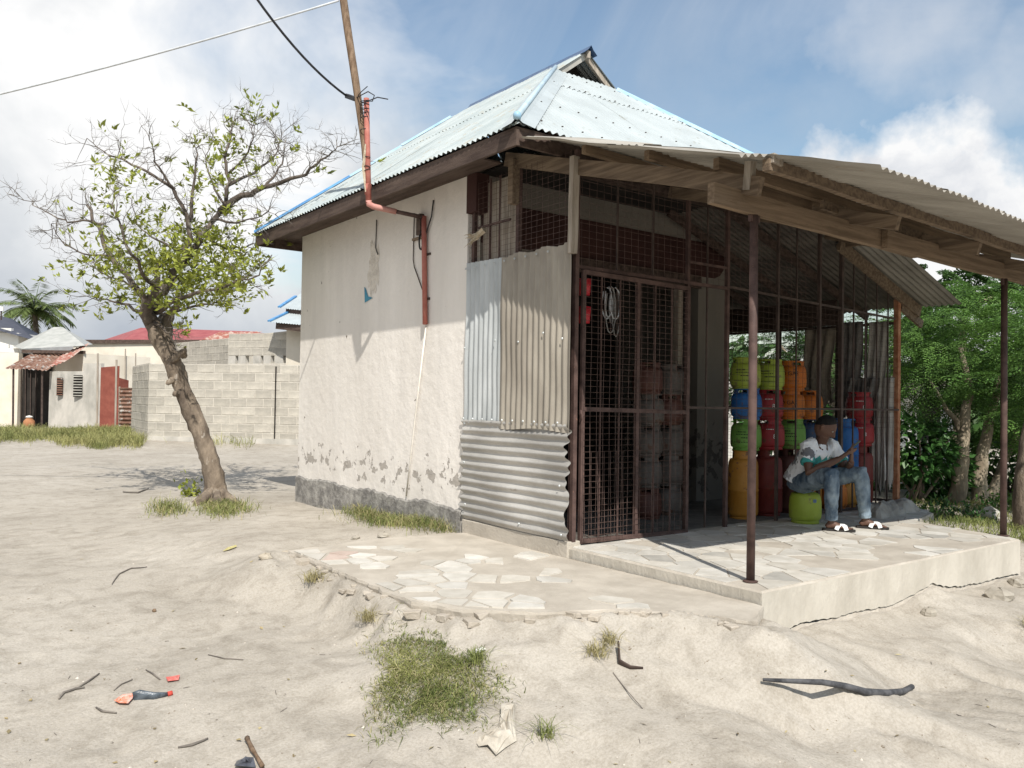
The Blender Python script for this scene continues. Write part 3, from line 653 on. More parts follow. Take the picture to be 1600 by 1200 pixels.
    def cap(a, b, w1, w2, wid, name, mt, lift=.018, roll=.022):
        a, b = Vector(a), Vector(b); w1, w2 = Vector(w1).normalized(), Vector(w2).normalized(); up = Vector((0, 0, lift)); m = MB(); n = 10; vs, fs = [], []
        for i in range(n+1):
            p = a.lerp(b, i/n)+up; j = random.uniform(-.004, .004)
            vs += [p+w1*wid, p+w1*.05+Vector((0, 0, .006+j)), p+Vector((0, 0, .03)), p+w2*.05+Vector((0, 0, .006+j)), p+w2*wid]
        for i in range(n):
            for q in range(4): fs.append((i*5+q, i*5+q+1, i*5+6+q, i*5+5+q))
        m.add(vs, fs); o = m.build(name, mt, B); return o
    lw, rw = Vector((-1, 0, -RM)), Vector((1, 0, -RM))
    cap((RC, GY-.06, ZR), (RC, BY, ZR), lw, rw, .13, 'ridge_cap', DBLUE, .02)
    def hipcap(a, b, n1, n2, mt, wid=.14, lift=.02):
        d = (Vector(b)-Vector(a)).normalized(); w1 = d.cross(Vector(n1)); w2 = Vector(n2).cross(d)
        mid = (Vector(a)+Vector(b))/2
        if w1.z > 0: w1 = -w1
        if w2.z > 0: w2 = -w2
        return cap(a, b, w1, w2, wid, 'hip_cap', mt, lift)
    nl, nf, nr = (-RM, 0, 1), (0, -RM, 1), (RM, 0, 1); nb = (0, RM*RH/(RY1-BY), 1)
    hl = GY-RY0
    hipcap((RX0, RY0, RZ), (RX0+hl, GY, RZ+RM*hl), nl, nf, ROOF, .16)
    hipcap((RX1, RY0, RZ), (RX1-hl, GY, RZ+RM*hl), nf, nr, BLUECAP, .12)
    # the rolled crown of the front hip in bluer paint
    m = MB(); a, b = Vector((RX0, RY0, RZ+.052)), Vector((RX0+hl, GY, RZ+RM*hl+.052)); m.tube([a, a.lerp(b, .5), b], [.028, .024, .024], 8); m.build('hip_roll', mat('greyish_blue_roll', (.36, .46, .52), (.44, .54, .6), 5, .5), B, True)
    m = MB().lathe([(.0, -.02), (.032, -.015), (.034, .02), (.022, .04), (0, .045)], 10, (RX0+.01, RY0+.01, RZ+.055)); m.build('hip_end', BLUECAP, B, True)
    A, T = Vector((RX0, RY1, RZ)), Vector((RC, BY, ZR))
    hipcap(A, A.lerp(T, .42), nl, nb, MBLUE, .12); hipcap(A.lerp(T, .40), A.lerp(T, .68), nl, nb, BLUECAP, .12); hipcap(A.lerp(T, .66), A.lerp(T, .90), nl, nb, BLUECAP, .12, .03)
    # --- gablet under the ridge
    gz0 = RZ+RM*hl; half = RH-hl
    MB().add([(RC-half-.02, GY+.32, gz0-.15), (RC+half+.02, GY+.32, gz0-.15), (RC, GY+.32, ZR-.01)], [(0, 1, 2)]).build('gable_shade', DARK, B)  # near-black panel paints the shade inside the gablet
    for s in (-1, 1):
        MB().beam((RC+s*half, GY+.05, gz0-.06), (RC+s*.01, GY+.05, ZR-.06), .04, .07).build('gable_rafter', WOOD_G if s > 0 else ZINC, B)
    MB().beam((RC, GY-.02, ZR-.05), (RC, GY+.3, ZR-.05), .05, .09).build('ridge_beam', WOOD_G, B)
    # rafters over the open front and the purlin above the cage
    for xx in (.3, 1.2, 2.1, 3.0, 3.9, 4.8):
        r = min(xx-RX0, RX1-xx, 1.5)
        MB().beam((xx, RY0+.07, RZ-.08), (xx, RY0+max(.5, r), RZ-.08+RM*max(.43, r-.07)), .05, .1).build('rafter', FASCIA, B)
    MB().box(.0, 5.2, 2.55, 2.62, 3.33, 3.42).build('wall_plate', FASCIA, B)
    MB().box(.16, 4.75, 2.1, 7.34, 3.44, 3.455).build('light_block_board', DARK, B)  # board added to block light from reaching the inside
    # --- roof nails
    m = MB()
    for row in (.16, .75, 1.70, 2.2):
        u = RX0+.15
        while u < RX1-.1:
            if front_lim(u) > row+.08:
                p = Vector((u, RY0+row, RZ+RM*row+.021)); m.lathe([(.011, 0), (.009, .006), (.003, .008)], 6, p)
            u += .234
    for row in ():
        yv = RY0+.2
        while yv < RY1-.1:
            if left_lim(yv) > row+.08: m.lathe([(.016, 0), (.013, .007), (.003, .011)], 6, (RX0+row, yv, RZ+RM*row+.021))
            yv += .234
    tag(m.build('roof_nails', STEEL_D, B), None, kind='stuff')
    # --- scars on the side wall: torn notice with blue remains, stains
    rs = random.Random(2)
    def patch(name, cy, cz, ry, rz_, mt, n=18, x=-.004, seed=1):
        r2 = random.Random(seed); vs = [(x, cy, cz)]; 
        for i in range(n):
            t = 2*math.pi*i/n; k = r2.uniform(.65, 1.1); vs.append((x+.002, cy+ry*k*math.cos(t), cz+rz_*k*math.sin(t)))
        MB().add(vs, [(0, 1+(i+1) % n, 1+i) for i in range(n)]).build(name, mt, B)
    MB().add([(-.006, 5.60, 2.33), (-.006, 5.40, 2.37), (-.006, 5.52, 2.40), (-.006, 5.585, 2.50), (-.006, 5.62, 2.52)], [(0, 1, 2, 3, 4)]).build('paint_patch', mat('blue_poster', (.05, .20, .30), (.08, .27, .38), 9), B)
    patch('plaster_scar', 5.40, 2.72, .15, .36, mat('raw_plaster', (.58, .53, .465), (.76, .70, .62), 9, .95, .03, 20), 40, seed=4)
    # white conduit run down the wall, cables
    MB().tube([(-.02, 4.17, 1.97), (-.022, 4.34, 1.1), (-.022, 4.43, .62), (-.018, 4.52, .16)], .009, 8).build('white_conduit', PVC, B, True)
    MB().tube([(-.012, 4.08, 3.27), (-.02, 4.10, 3.1), (-.03, 4.16, 2.98), (-.02, 4.22, 2.9), (-.02, 4.25, 2.82)], .008, 6).build('wall_cable', BLACK, B, True)
    MB().tube([(-.012, 4.47, 3.2), (-.012, 4.475, 2.7), (-.012, 4.45, 2.62), (-.012, 4.2, 2.25)], .006, 6).build('wall_cable', STEEL_D, B, True)
    MB().tube([(-.012, 5.33, 3.27), (-.012, 5.34, 2.95), (-.014, 5.31, 2.9), (-.014, 5.28, 2.86)], .006, 6).build('wall_cable', BLACK, B, True)
    m = MB()
    for q in range(3):
        m.tube([(-.03-.006*q, 4.27+.05*math.sin(t)*(1-.1*q), 2.87+.095*math.cos(t)) for t in [i*2*math.pi/14 for i in range(15)]], .006, 6)
    m.build('cable_coil', BLACK, B, True)
    MB().box(-.05, -.0, 4.28, 4.36, 2.94, 3.16).build('fuse_box', FASCIA, B)
    MB().box(-.03, -.0, 4.24, 4.48, 2.90, 2.925).build('wall_bracket', WOOD, B)
    return B
shop = make_shop()

# ------------------------------------------------------------------ wire mesh helper
def wires(mb, p, q, r=.0019):
    p, q = Vector(p), Vector(q); d = (q-p).normalized(); a = d.orthogonal().normalized(); b = d.cross(a); vs = []
    for c in (p, q):
        for t in (0, 2.094, 4.189): vs.append(c+a*(r*math.cos(t))+b*(r*math.sin(t)))
    mb.add(vs, [(0, 1, 4, 3), (1, 2, 5, 4), (2, 0, 3, 5)])
def mesh_panel(O, U, V, du, dv, lu, lv, r=.0019, sag=.004, seed=0):
    O, U, V = Vector(O), Vector(U).normalized(), Vector(V).normalized(); Nn = U.cross(V); mb = MB(); rs = random.Random(seed)
    k = int(lu/du); 
    def off(u, v): return Nn*(sag*(math.sin(u*4+seed)+math.sin(v*5+seed*2)))
    for i in range(k+1):
        u = i*du; n = 4
        for j in range(n): wires(mb, O+U*u+V*(lv*j/n)+off(u, lv*j/n), O+U*u+V*(lv*(j+1)/n)+off(u, lv*(j+1)/n), r)
    k = int(lv/dv)
    for i in range(k+1):
        v = i*dv; n = 4
        for j in range(n): wires(mb, O+V*v+U*(lu*j/n)+off(lu*j/n, v), O+V*v+U*(lu*(j+1)/n)+off(lu*(j+1)/n, v), r)
    return mb

# ------------------------------------------------------------------ caged store on the verandah
GYP = 1.93
def make_cage():
    C_ = thing('wire_cage', (2.6, 2.2, 0), 'dark steel and wire mesh cage enclosing the verandah store, partly clad in zinc sheets', 'cage')
    def bar(p, q, w=.025, name='bar', m=STEEL): MB().beam(p, q, w, w, (0, 0, 1) if abs(Vector(q).z-Vector(p).z) < abs(Vector(q).x-Vector(p).x)+abs(Vector(q).y-Vector(p).y) else (0, 1, 0)).build(name, m, C_)
    # concrete kerb below the side cladding
    MB().box(-.02, .13, 1.88, 3.44, -.14, .045).build('kerb', CONC, C_, bevel=.008)
    # side frame (x = 0)
    for y in (1.90, 2.69, 3.40): bar((.05, y, .04), (.05, y, 3.3), .04, 'upright')
    for z in (.08, .97, 2.5): bar((.05, 1.9, z), (.05, 3.42, z), .03, 'rail')
    # cladding: two upright sheets over one sheet laid sideways
    m = MB(); corr(m, (-.015, 3.425, .965), (0, -1, 0), (0, 0, 1), 0, .60, lambda u: (.0+.02*math.sin(u*9), 1.565-.03*u), .010, .078, 14, 10, .003, 3); m.build('cladding_sheet', ZINC_B, C_, True)
    m = MB(); corr(m, (-.030, 3.425, .955), (0, -1, 0), (0, 0, 1), .575, 1.565, lambda u: (-.005+.012*math.sin(u*7), 1.56+.012*math.sin(u*17)), .010, .078, 14, 10, .0035, 4); m.build('cladding_sheet', ZINC_T, C_, True)
    m = MB(); rs = random.Random(1)
    def endlim(u): return (.02*math.sin(u*31)+.012*math.sin(u*83), 1.575+.028*math.sin(u*23)+.015*math.sin(u*71))
    corr(m, (-.025, 3.46, .05), (0, 0, 1), (0, -1, 0), 0, .96, endlim, .012, .082, 22, 10, .0065, 8); m.build('cladding_sheet', ZINC_L, C_, True)
    m = MB()
    for (y, z) in [(3.40-.156*i, 2.47) for i in range(9)]+[(3.40-.156*i, 1.02) for i in range(10)]+[(3.4, 1.7), (2.9, 1.75), (2.55, 1.72), (2.2, 1.78), (1.95, 1.72), (3.35, .2), (2.5, .12), (1.93, .1), (1.96, .5), (3.38, .6)]:
        m.lathe([(.012, 0), (.009, .006), (.002, .009)], 6, (0, 0, 0))
        for i in range(18):
            vx, vy, vz = m.v[-18+i]; m.v[-18+i] = (-.047-vz, y+vx, z+vy)
    tag(m.build('sheet_nails', ZINC_B, C_), None, kind='stuff')
    # timber at the corner and boards above the cladding
    MB().beam((-.03, 1.86, 2.42), (-.02, 1.85, 3.22), .07, .05, (0, 1, 0), 4, .003).build('timber_post', WOOD_G, C_)
    MB().beam((-.01, 2.70, 2.98), (-.01, 2.70, 3.38), .08, .07, (0, 1, 0)).build('timber_post', WOOD, C_)
    for i in range(4):
        MB().box(.12, .135, 2.82+.135*i, 2.82+.135*i+.128, 2.3, 3.3+.01*(i % 2)).build('plank', WOOD_G, C_)
    bar((.02, 2.78, 2.86), (.02, 3.30, 2.86), .02); bar((.02, 3.10, 2.5), (.02, 3.10, 3.3), .016); bar((.02, 2.95, 2.5), (.02, 2.95, 3.3), .012)
    tag(mesh_panel((.0, 3.42, 2.48), (0, -1, 0), (0, 0, 1), .075, .05, 1.5, .82, .0017, .004, 5).build('wire_mesh', WIRE, C_), None, kind='stuff')
    # front frame (y = GYP)
    for x, w in ((.06, .04), (1.47, .035), (2.05, .035), (2.87, .028), (3.62, .035), (4.05, .04), (5.3, .0)):
        if w: bar((x, GYP, 0), (x, GYP, 3.25 if x < 3.7 else 3.0), w, 'upright', STEEL if x < 2.1 else STEEL_D)
    for x in (.55, 1.0, 1.75, 2.45, 3.2): bar((x, GYP, 2.34 if x < 1.4 else .02), (x, GYP, 3.25), .014, 'bar', STEEL_D)
    for x in (4.3, 4.55, 4.8, 5.05): bar((x, GYP, .02), (x, GYP, 3.0-.345*(x-4.0)-.05), .014, 'bar', STEEL_D)
    bar((.06, GYP, 2.33), (2.06, GYP, 2.33), .03, 'rail'); bar((1.47, GYP, 2.53), (2.05, GYP, 2.53), .022, 'rail')
    bar((.06, GYP, 3.22), (3.9, GYP, 3.22), .03, 'rail', STEEL_D)
    bar((1.47, GYP, 1.16), (5.3, GYP, 1.16), .022, 'rail', STEEL_D); bar((2.05, GYP, 2.35), (5.2, GYP, 2.26), .022, 'rail', STEEL_D)
    bar((3.2, GYP, .03), (5.3, GYP, .03), .022, 'rail', STEEL_D)
    tag(mesh_panel((.06, GYP+.012, 2.35), (1, 0, 0), (0, 0, 1), .085, .06, 3.4, .88, .0016, .003, 1).build('wire_mesh', WIRE, C_), None, kind='stuff')
    tag(mesh_panel((2.06, GYP+.012, .95), (1, 0, 0), (0, 0, 1), .085, .06, 3.2, 1.35, .0015, .003, 2).build('wire_mesh', STEEL_D, C_), None, kind='stuff')
    # door leaf, hinged at the left, its free side sagging a little
    dl, dr, s = .135, 1.44, .022
    def dz(x, z): return z+.018-s*(x-dl)/(dr-dl)
    door = MB()
    for x in (dl, .78, dr): door.beam((x, GYP-.035, dz(x, .0)), (x, GYP-.035, dz(x, 2.285)), .036, .03, (0, 1, 0))
    for z in (.02, 1.12, 2.27): door.beam((dl, GYP-.036, dz(dl, z)), (dr, GYP-.036, dz(dr, z)), .03, .036)
    dro = door.build('door', STEEL, C_); dro['label'] = 'brown steel framed mesh door'
    for x in (.34, .56, 1.0, 1.22):
        MB().beam((x, GYP-.036, dz(x, .02)), (x, GYP-.036, dz(x, 2.27)), .012, .012, (0, 1, 0)).build('bar', STEEL, dro)
    ORG[dro.name] = ORG[C_.name]
    tag(mesh_panel((dl, GYP-.056, .03), (1, 0, 0), (0, 0, 1), .075, .05, dr-dl, 2.24, .0019, .005, 3).build('wire_mesh', WIRE, dro), None, kind='stuff')
    tag(mesh_panel((dl+.02, GYP-.050, .03), (1, 0, 0), (0, 0, 1), .075, .05, .5, .75, .0021, .008, 7).build('wire_mesh', WIRE, dro), None, kind='stuff')
    MB().tube([(.10, GYP-.06, 1.13), (.085, GYP-.08, 1.10), (.10, GYP-.07, 1.06), (.12, GYP-.06, 1.09)], .006, 6).build('latch', STEEL, dro)
    # right corner post and side panel (x = 5.3)
    bar((5.3, 1.95, 0), (5.3, 1.95, 2.50), .06, 'upright', RUSTPOST)
    for y in (2.35, 2.74, 3.15, 3.6, 4.05, 4.5): bar((5.3, y, 0), (5.3, y, 2.45), .022 if y != 2.74 else .04, 'upright', STEEL_D)
    for z in (.05, 1.16, 2.22): bar((5.3, 1.95, z), (5.3, 4.55, z), .03, 'rail', STEEL_D)
    MB().box(5.24, 5.33, 2.7, 4.55, 2.24, 2.40).build('side_beam', FASCIA, C_)
    MB().box(5.27, 5.30, 2.75, 4.55, 2.40, 2.57).build('light_block_side', FASCIA, C_)  # board added to stop light leaking in over the side beam
    tag(mesh_panel((5.315, 1.96, .05), (0, 1, 0), (0, 0, 1), .075, .05, 2.6, 2.2, .0017, .004, 9).build('wire_mesh', STEEL_D, C_), None, kind='stuff')
    MB().box(3.95, 5.32, 4.55, 4.62, -.1, 3.0).build('rear_panel', DARK, C_)
    # lean-to roof over the right end
    zl = lambda x: 3.03-.345*(x-4.0)
    MB().beam((3.95, 1.90, zl(3.95)-.05), (5.74, 1.90, zl(5.74)-.05), .035, .14, (0, 0, 1), 4, .002).build('barge_board', WOOD, C_)
    MB().beam((5.35, 1.93, zl(5.35)-.14), (5.85, 1.93, zl(5.5)-.28), .035, .1).build('strut', WOOD, C_)
    for y in (2.6, 3.3, 4.0): MB().beam((2.7, y, zl(2.7)-.06), (5.75, y, zl(5.75)-.06), .045, .09).build('rafter', FASCIA, C_)
    y = 1.42; k = 0
    sl = math.hypot(1, .345)
    while y < 4.5:
        m = MB(); x0 = 4.05 if y < 1.9 else 2.7
        corr(m, (0, y, zl(0)+.035), (0, 1, 0), (1, 0, -.345), 0, .70 if k else .60, lambda u, x0=x0: (x0*sl, (5.80-.04*(k % 2))*sl), .010, .078, 3, 8, .002, k, (0, 0, 1)); m.build('roof_sheet', mat('lean_to_zinc', (.16, .15, .13), (.27, .255, .225), 2.4, .7, .002, 50, stretch=(.3, 1, 1)) if y < 1.6 else ZINC_U, C_, True)  # sheet colours darkened in place of shade under the lean-to
        y += .68 if k else .58; k += 1
    MB().box(4.05, 4.1, 1.45, 2.0, 2.98, 3.03).build('purlin', WOOD, C_)
    return C_
cage = make_cage()

# ------------------------------------------------------------------ awning over the verandah
def make_awning():
    A = thing('verandah_awning', (2.0, .2, 0), 'lean-to awning of grey corrugated sheets on rough timbers and brown pipe posts', 'awning')
    zs = lambda x, y: 2.545+.295*(y+.83)-.024*(x+.1)
    for k, (x, y, zt) in enumerate(((.175, .22, 2.50), (3.89, .16, 2.42))):
        MB().tube([(x, y, -.02), (x+.004, y, 1.2), (x, y, zt)], .0285, 16).build('post', STEEL, A, True)
        MB().lathe([(.05, 0), (.05, .006), (.03, .012)], 14, (x, y, .004)).build('base_plate', STEEL, A)
        MB().box(x-.05, x+.05, y-.012, y+.012, zt-.06, zt+.03).build('bracket', STEEL, A)
    # front beam, in two lengths with a sawn end at the left
    def bz(x): return 2.555-.0175*(x-.17)
    MB().beam((-.27, .22, bz(-.27)), (2.35, .22, bz(2.35)), .055, .135, (0, 0, 1), 8, .004).build('beam', WOOD_X, A)
    MB().beam((1.75, .165, bz(1.75)-.005), (4.9, .165, bz(4.9)), .05, .14, (0, 0, 1), 8, .004).build('beam', WOOD_X, A)
    # rafters
    for k, x in enumerate((.02, 1.32, 2.6, 3.88)):
        y1 = -.18 if k else .06
        yb = 2.85 if k == 0 else 2.02; MB().beam((x, y1, zs(x, y1)-.175), (x, yb, zs(x, yb)-.175-(.03 if k == 0 else 0)), .05, .125 if k == 0 else .1, (0, 0, 1), 6, .004).build('rafter', WOOD, A)
    # purlins carrying the sheets
    for k, (y, xa, xb, h) in enumerate(((1.72, -.05, 4.6, .07), (.98, -.08, 4.6, .07), (.42, .02, 4.6, .085), (-.10, -.14, 4.7, .075))):
        n = 5
        MB().beam((xa, y, zs(xa, y)-.012-h/2), (xb, y, zs(xb, y)-.012-h/2), .05, h, (0, 0, 1), 9, .006).build('purlin', WOOD_X if k < 3 else WOOD, A)
    MB().beam((.15, .5, zs(.15, .5)-.14), (1.25, .5, zs(1.25, .5)-.15), .03, .13, (0, 0, 1), 3, .005).build('patch_board', WOOD_X, A)
    MB().beam((1.1, .30, zs(1.1, .3)-.13), (2.9, .30, zs(2.9, .3)-.14), .03, .07, (0, 0, 1), 4, .005).build('patch_board', WOOD, A)
    MB().beam((.02, .15, 2.62), (.0, .12, 2.80), .06, .05, (0, 1, 0)).build('packing_block', WOOD_G, A)
    MB().beam((-.12, -.11, zs(-.1, -.1)-.015), (-.02, -.11, zs(0, -.1)-.02), .07, .06).build('packing_block', WOOD_G, A)
    # sheets, two rows lapped near the middle
    sl = math.hypot(1, .295); x = -.13; k = 0; rs = random.Random(4)
    while x < 4.7:
        for row, (ya, yb) in enumerate(((-.83, .95), (.80, 2.05))):
            e = rs.uniform(-.03, .03) if row == 0 else 0
            lift = .06 if (k == 0 and row == 0) else 0
            m = MB(); f = lambda u, ya=ya, yb=yb, e=e: ((ya+e+.83)*sl, (yb+.83)*sl)
            corr(m, (x, -.83, zs(x, -.83)+.010*row+.006*(k % 2)), (1, 0, -.024), (0, 1, .295), 0, .80, f, .0105, .078, 8, 9, .004, k, (0, 0, 1))
            m.build('roof_sheet', ZINC_D, A, True)
        x += .765; k += 1
    # overhanging sheet along the open left end, drooping outwards
    for k, (ya, yb) in enumerate(((-.14, 1.02), (.92, 2.03))):
        m = MB(); corr(m, (-.46, -.83, zs(-.1, -.83)-.075+.012+.008*k), (1, 0, .2), (0, 1, .295), 0, .39, lambda u, ya=ya, yb=yb: ((ya+.83+.02*math.sin(u*8))*sl, (yb+.83)*sl), .0105, .078, 8, 9, .004, 20+k, (0, 0, 1)); m.build('roof_sheet', ZINC_D, A, True)
    m = MB()
    for y in (-.10, .42, .98, 1.72):
        x = -.05
        while x < 4.6: m.lathe([(.016, 0), (.012, .008), (.003, .012)], 6, (x, y, zs(x, y)+.012)); x += .234
    tag(m.build('roof_nails', STEEL_D, A), None, kind='stuff')
    return A
awning = make_awning()

# ------------------------------------------------------------------ survey helpers
def ray(u, v): return FWD + RGT*((u-800)/FPX) - UPV*((v-600)/FPX)
def on_x(u, v, x): d = ray(u, v); return CAM+d*((x-CAM.x)/d.x)
def on_y(u, v, y): d = ray(u, v); return CAM+d*((y-CAM.y)/d.y)
def on_z(u, v, z): d = ray(u, v); return CAM+d*((z-CAM.z)/d.z)
def on_g(u, v):
    z = -.3
    for _ in range(14):
        p = on_z(u, v, z); z = .45*z+.55*gz(p.x, p.y)
    return Vector((p.x, p.y, gz(p.x, p.y)))
def gp(u, d, v=640):
    p = at(u, v, d); return Vector((p.x, p.y, gz(p.x, p.y)))

# ------------------------------------------------------------------ service pole, riser pipe, overhead cables
def make_service():
    S = thing('service_pole', on_x(578, 330, -.55), 'leaning wooden service pole lashed to a red oxide riser pipe at the eaves', 'pole')
    xp = -.56
    pts = [on_x(573, 285, xp), on_x(569, 225, xp), on_x(556, 130, xp-.01), on_x(543, 45, xp-.02), on_x(531, -40, xp-.03), on_x(522, -110, xp-.04)]
    MB().tube(pts, [.022, .034, .040, .042, .042, .042], 12).build('pole', WOOD_P, S, True)
    MB().tube([on_x(572, 300, xp-.02), on_x(568, 262, xp-.03), on_x(571, 225, xp-.035)], [.012, .02, .008], 6).build('split_end', SPLINT, S)
    a, b = on_x(572.5, 154, xp+.005), on_x(576, 318, xp+.005)
    MB().tube([a, a.lerp(b, .5), b], .029, 14).build('riser_pipe', PIPE, S, True)
    MB().tube([on_x(575, 288, xp+.005), on_x(575, 304, xp+.005)], .034, 14).build('pipe_coupling', PIPE, S, True)
    wallp = Vector((-.045, 4.21, 3.10))
    MB().tube([b+Vector((0, 0, .03)), b+Vector((.005, 0, -.005)), b+Vector((.04, -.03, -.03)), b.lerp(wallp, .5)+Vector((0, 0, -.01))], [.031, .033, .031, .029], 14).build('elbow_pipe', mat('pink_pipe', (.45, .2, .17), (.52, .27, .23), 8, .6), S, True)
    MB().tube([b.lerp(wallp, .48)+Vector((0, 0, -.01)), wallp+Vector((0, 0, .005)), wallp], .022, 10).build('cross_pipe', STEEL, S, True)
    MB().tube([wallp+Vector((0, 0, .02)), Vector((-.035, 4.20, 2.6)), Vector((-.035, 4.165, 1.98))], .027, 12).build('down_pipe', PIPE, S, True)
    for z in (2.72, 2.25, 2.30-.6):
        if z > 1.98: MB().box(-.012, 0, 4.13, 4.26, z-.012, z+.012).build('pipe_clip', STEEL_D, S)
    m = MB()
    for v in (158, 163, 170, 178, 186, 202, 245, 262, 266):
        c = on_x(570 if v < 210 else 573.5, v, xp+.0); w = .055 if v < 210 else .04
        m.tube([c+Vector((w*math.cos(t)*.75, w*math.sin(t)*1.15, .012*math.sin(t*1+v))) for t in [i*2*math.pi/12 for i in range(13)]], .0045, 5)
    m.build('wire_lashing', BLACK, S)
    MB().tube([on_x(556, 153, xp-.03), on_x(575, 143, xp-.06), on_x(585, 149, xp-.03), on_x(582, 158, xp), on_x(570, 160, xp-.05), on_x(590, 152, xp-.04), on_x(606, 155, xp-.04)], .006, 5).build('loose_wire', BLACK, S, True)
    MB().tube([on_x(574, 135, xp-.02), on_x(565, 143, xp-.02), on_x(556, 153, xp-.02)], .005, 5).build('loose_wire', BLACK, S, True)
    MB().tube([on_x(583, 307, -.45), on_x(607, 300, -.42)], .014, 8).build('pvc_stub', PVC, S, True)
    MB().tube([on_x(607, 300, -.42), on_x(625, 297, -.42), on_x(643, 288, -.42)], .008, 6).build('bare_wire', GREYC, S, True)
    cl = MB(); cl.beam(on_x(542, 150, xp-.03), on_x(556, 155, xp-.03), .05, .05); cl.build('cable_clamp', BLACK, S, bevel=.008)
    def sag(p, q, s, n=18): return [p.lerp(q, i/n)-Vector((0, 0, s*4*(i/n)*(1-i/n))) for i in range(n+1)]
    tag(MB().tube(sag(on_x(543, 151, xp-.03), at(250, -260, 7.2), .28), .013, 6).build('overhead_cable', BLACK, None, True, org=on_x(543, 151, xp-.03)), 'black overhead cable rising from the service pole towards the upper left', 'cable', 'overhead cables')
    tag(MB().tube(sag(on_x(529, 1, xp-.07), at(-420, 235, 10.5), .12), .013, 6).build('overhead_cable', GREYC, None, True, org=on_x(529, 1, xp-.07)), 'pale grey overhead cable running level to the left from the pole top', 'cable', 'overhead cables')
make_service()
def splinters():
    m = MB(); rs = random.Random(3); c = on_x(748, 368, -.03)
    for i in range(16):
        e = c+Vector((-.05-rs.uniform(0, .05), rs.uniform(.02, .12), rs.uniform(-.13, .02))); w = rs.uniform(.004, .012)
        m.tube([c+Vector((0, rs.uniform(-.05, .02), rs.uniform(-.03, .05))), c.lerp(e, .6)+Vector((0, 0, rs.uniform(-.01, .02))), e], [w, w*.8, .001], 4)
    m.tube([c+Vector((.02, -.06, .05)), c+Vector((-.02, .05, -.03))], [.035, .02], 6)
    tag(m.build('splintered_board', SPLINT, None, org=c), 'splintered pale board end sticking out beside the cage corner', 'board')
splinters()

# ------------------------------------------------------------------ gas cylinders
def make_cyl_meshes(tall):
    r, h = (.156, .615) if tall else (.158, .262)
    foot = .022; body = MB(); prof = [(.0, foot), (r*.80, foot), (r*.95, foot+.018), (r, foot+.045)]
    if tall: prof += [(r, foot+h*.44), (r+.004, foot+h*.445), (r+.004, foot+h*.465), (r, foot+h*.47)]
    else: prof += [(r*1.005, foot+h*.45)]
    prof += [(r*.985, foot+h-.085), (r*.95, foot+h-.045), (r*.86, foot+h-.016), (r*.6, foot+h+.0), (0, foot+h+.004)]
    body.lathe(prof, 28)
    ring = MB().lathe([(r*.84, .03), (r*.88, 0), (r*.84, 0), (r*.80, .03)], 20)
    ct = foot+h+.045 if not tall else foot+h+.085
    collar = MB(); cr = r*(.80 if not tall else .70)
    for a0 in (0, 2.094, 4.189):
        pts = [a0+i*(1.35/6) for i in range(7)]
        vs = [(cr*1.04*math.cos(t), cr*1.04*math.sin(t), foot+h-.03) for t in pts]+[(cr*math.cos(t), cr*math.sin(t), ct) for t in pts]
        collar.add(vs, [(i, i+1, 8+i, 7+i) for i in range(6)])
    collar.lathe([(cr-.006, ct-.020), (cr+.006, ct-.018), (cr+.008, ct-.004), (cr, ct), (cr-.008, ct-.006)], 24)
    valve = MB().lathe([(.018, foot+h), (.018, foot+h+.015), (.026, foot+h+.017), (.026, foot+h+.032), (.01, foot+h+.036), (0, foot+h+.036)], 10)
    return {'body': body, 'foot_ring': ring, 'collar': collar, 'valve': valve}, ct-.008
def proto(parts):
    d = {}
    for k, mb in parts.items():
        me = bpy.data.meshes.new('cylinder_'+k); me.from_pydata(mb.v, [], mb.f); me.update()
        me.polygons.foreach_set('use_smooth', [True]*len(me.polygons)); d[k] = me
    return d
P_S, H_S = make_cyl_meshes(False); P_T, H_T = make_cyl_meshes(True); PS, PT = proto(P_S), proto(P_T)
BRASS = mat('valve_brass', (.2, .16, .08), (.3, .25, .13), 9, .5, metal=.7)
CC = {n: mat('cyl_'+n, tuple(q*.74 for q in a), tuple(q*.74 for q in b), 5, .55, .006, 9, spec=.35, speck=(11, .585, tuple(.5*q+.5*w for q, w in zip(c, (.13, .06, .035))))) for n, a, b, c in (  # base colours scaled down to deepen the shade in the store
 ('lime', (.36, .46, .05), (.42, .52, .08), (.28, .33, .09)), ('green', (.16, .36, .06), (.21, .43, .09), (.12, .24, .06)), ('blue', (.02, .13, .42), (.03, .18, .5), (.05, .1, .22)),
 ('red', (.36, .022, .03), (.42, .04, .045), (.2, .03, .03)), ('orange', (.60, .16, .015), (.66, .21, .03), (.36, .12, .03)), ('amber', (.50, .22, .03), (.56, .27, .05), (.25, .12, .04)),
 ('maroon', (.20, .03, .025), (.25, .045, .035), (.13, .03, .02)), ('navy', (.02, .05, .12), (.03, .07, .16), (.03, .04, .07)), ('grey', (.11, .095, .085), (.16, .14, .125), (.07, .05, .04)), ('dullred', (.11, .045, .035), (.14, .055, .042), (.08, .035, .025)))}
INK = mat('black_lettering', (.012, .012, .012)); INKW = mat('white_lettering', (.7, .7, .68))
TO_CAM = (CAM-Vector((3.3, 2.2, 0)))
def cylinder(colr, x, y, z, tall, label, group, rot=0, valve=True):
    o = thing('gas_cylinder', (x, y, z), label, 'gas cylinder', group)
    for k, me in (PT if tall else PS).items():
        c = bpy.data.objects.new(k, me); COL.objects.link(c); c.parent = o; c.rotation_euler = (0, 0, rot)
        if not me.materials: me.materials.append(CC['grey'])
        c.material_slots[0].link = 'OBJECT'; c.material_slots[0].material = BRASS if k == 'valve' else CC[colr]
        ORG[c.name] = Vector((x, y, z))
    return o
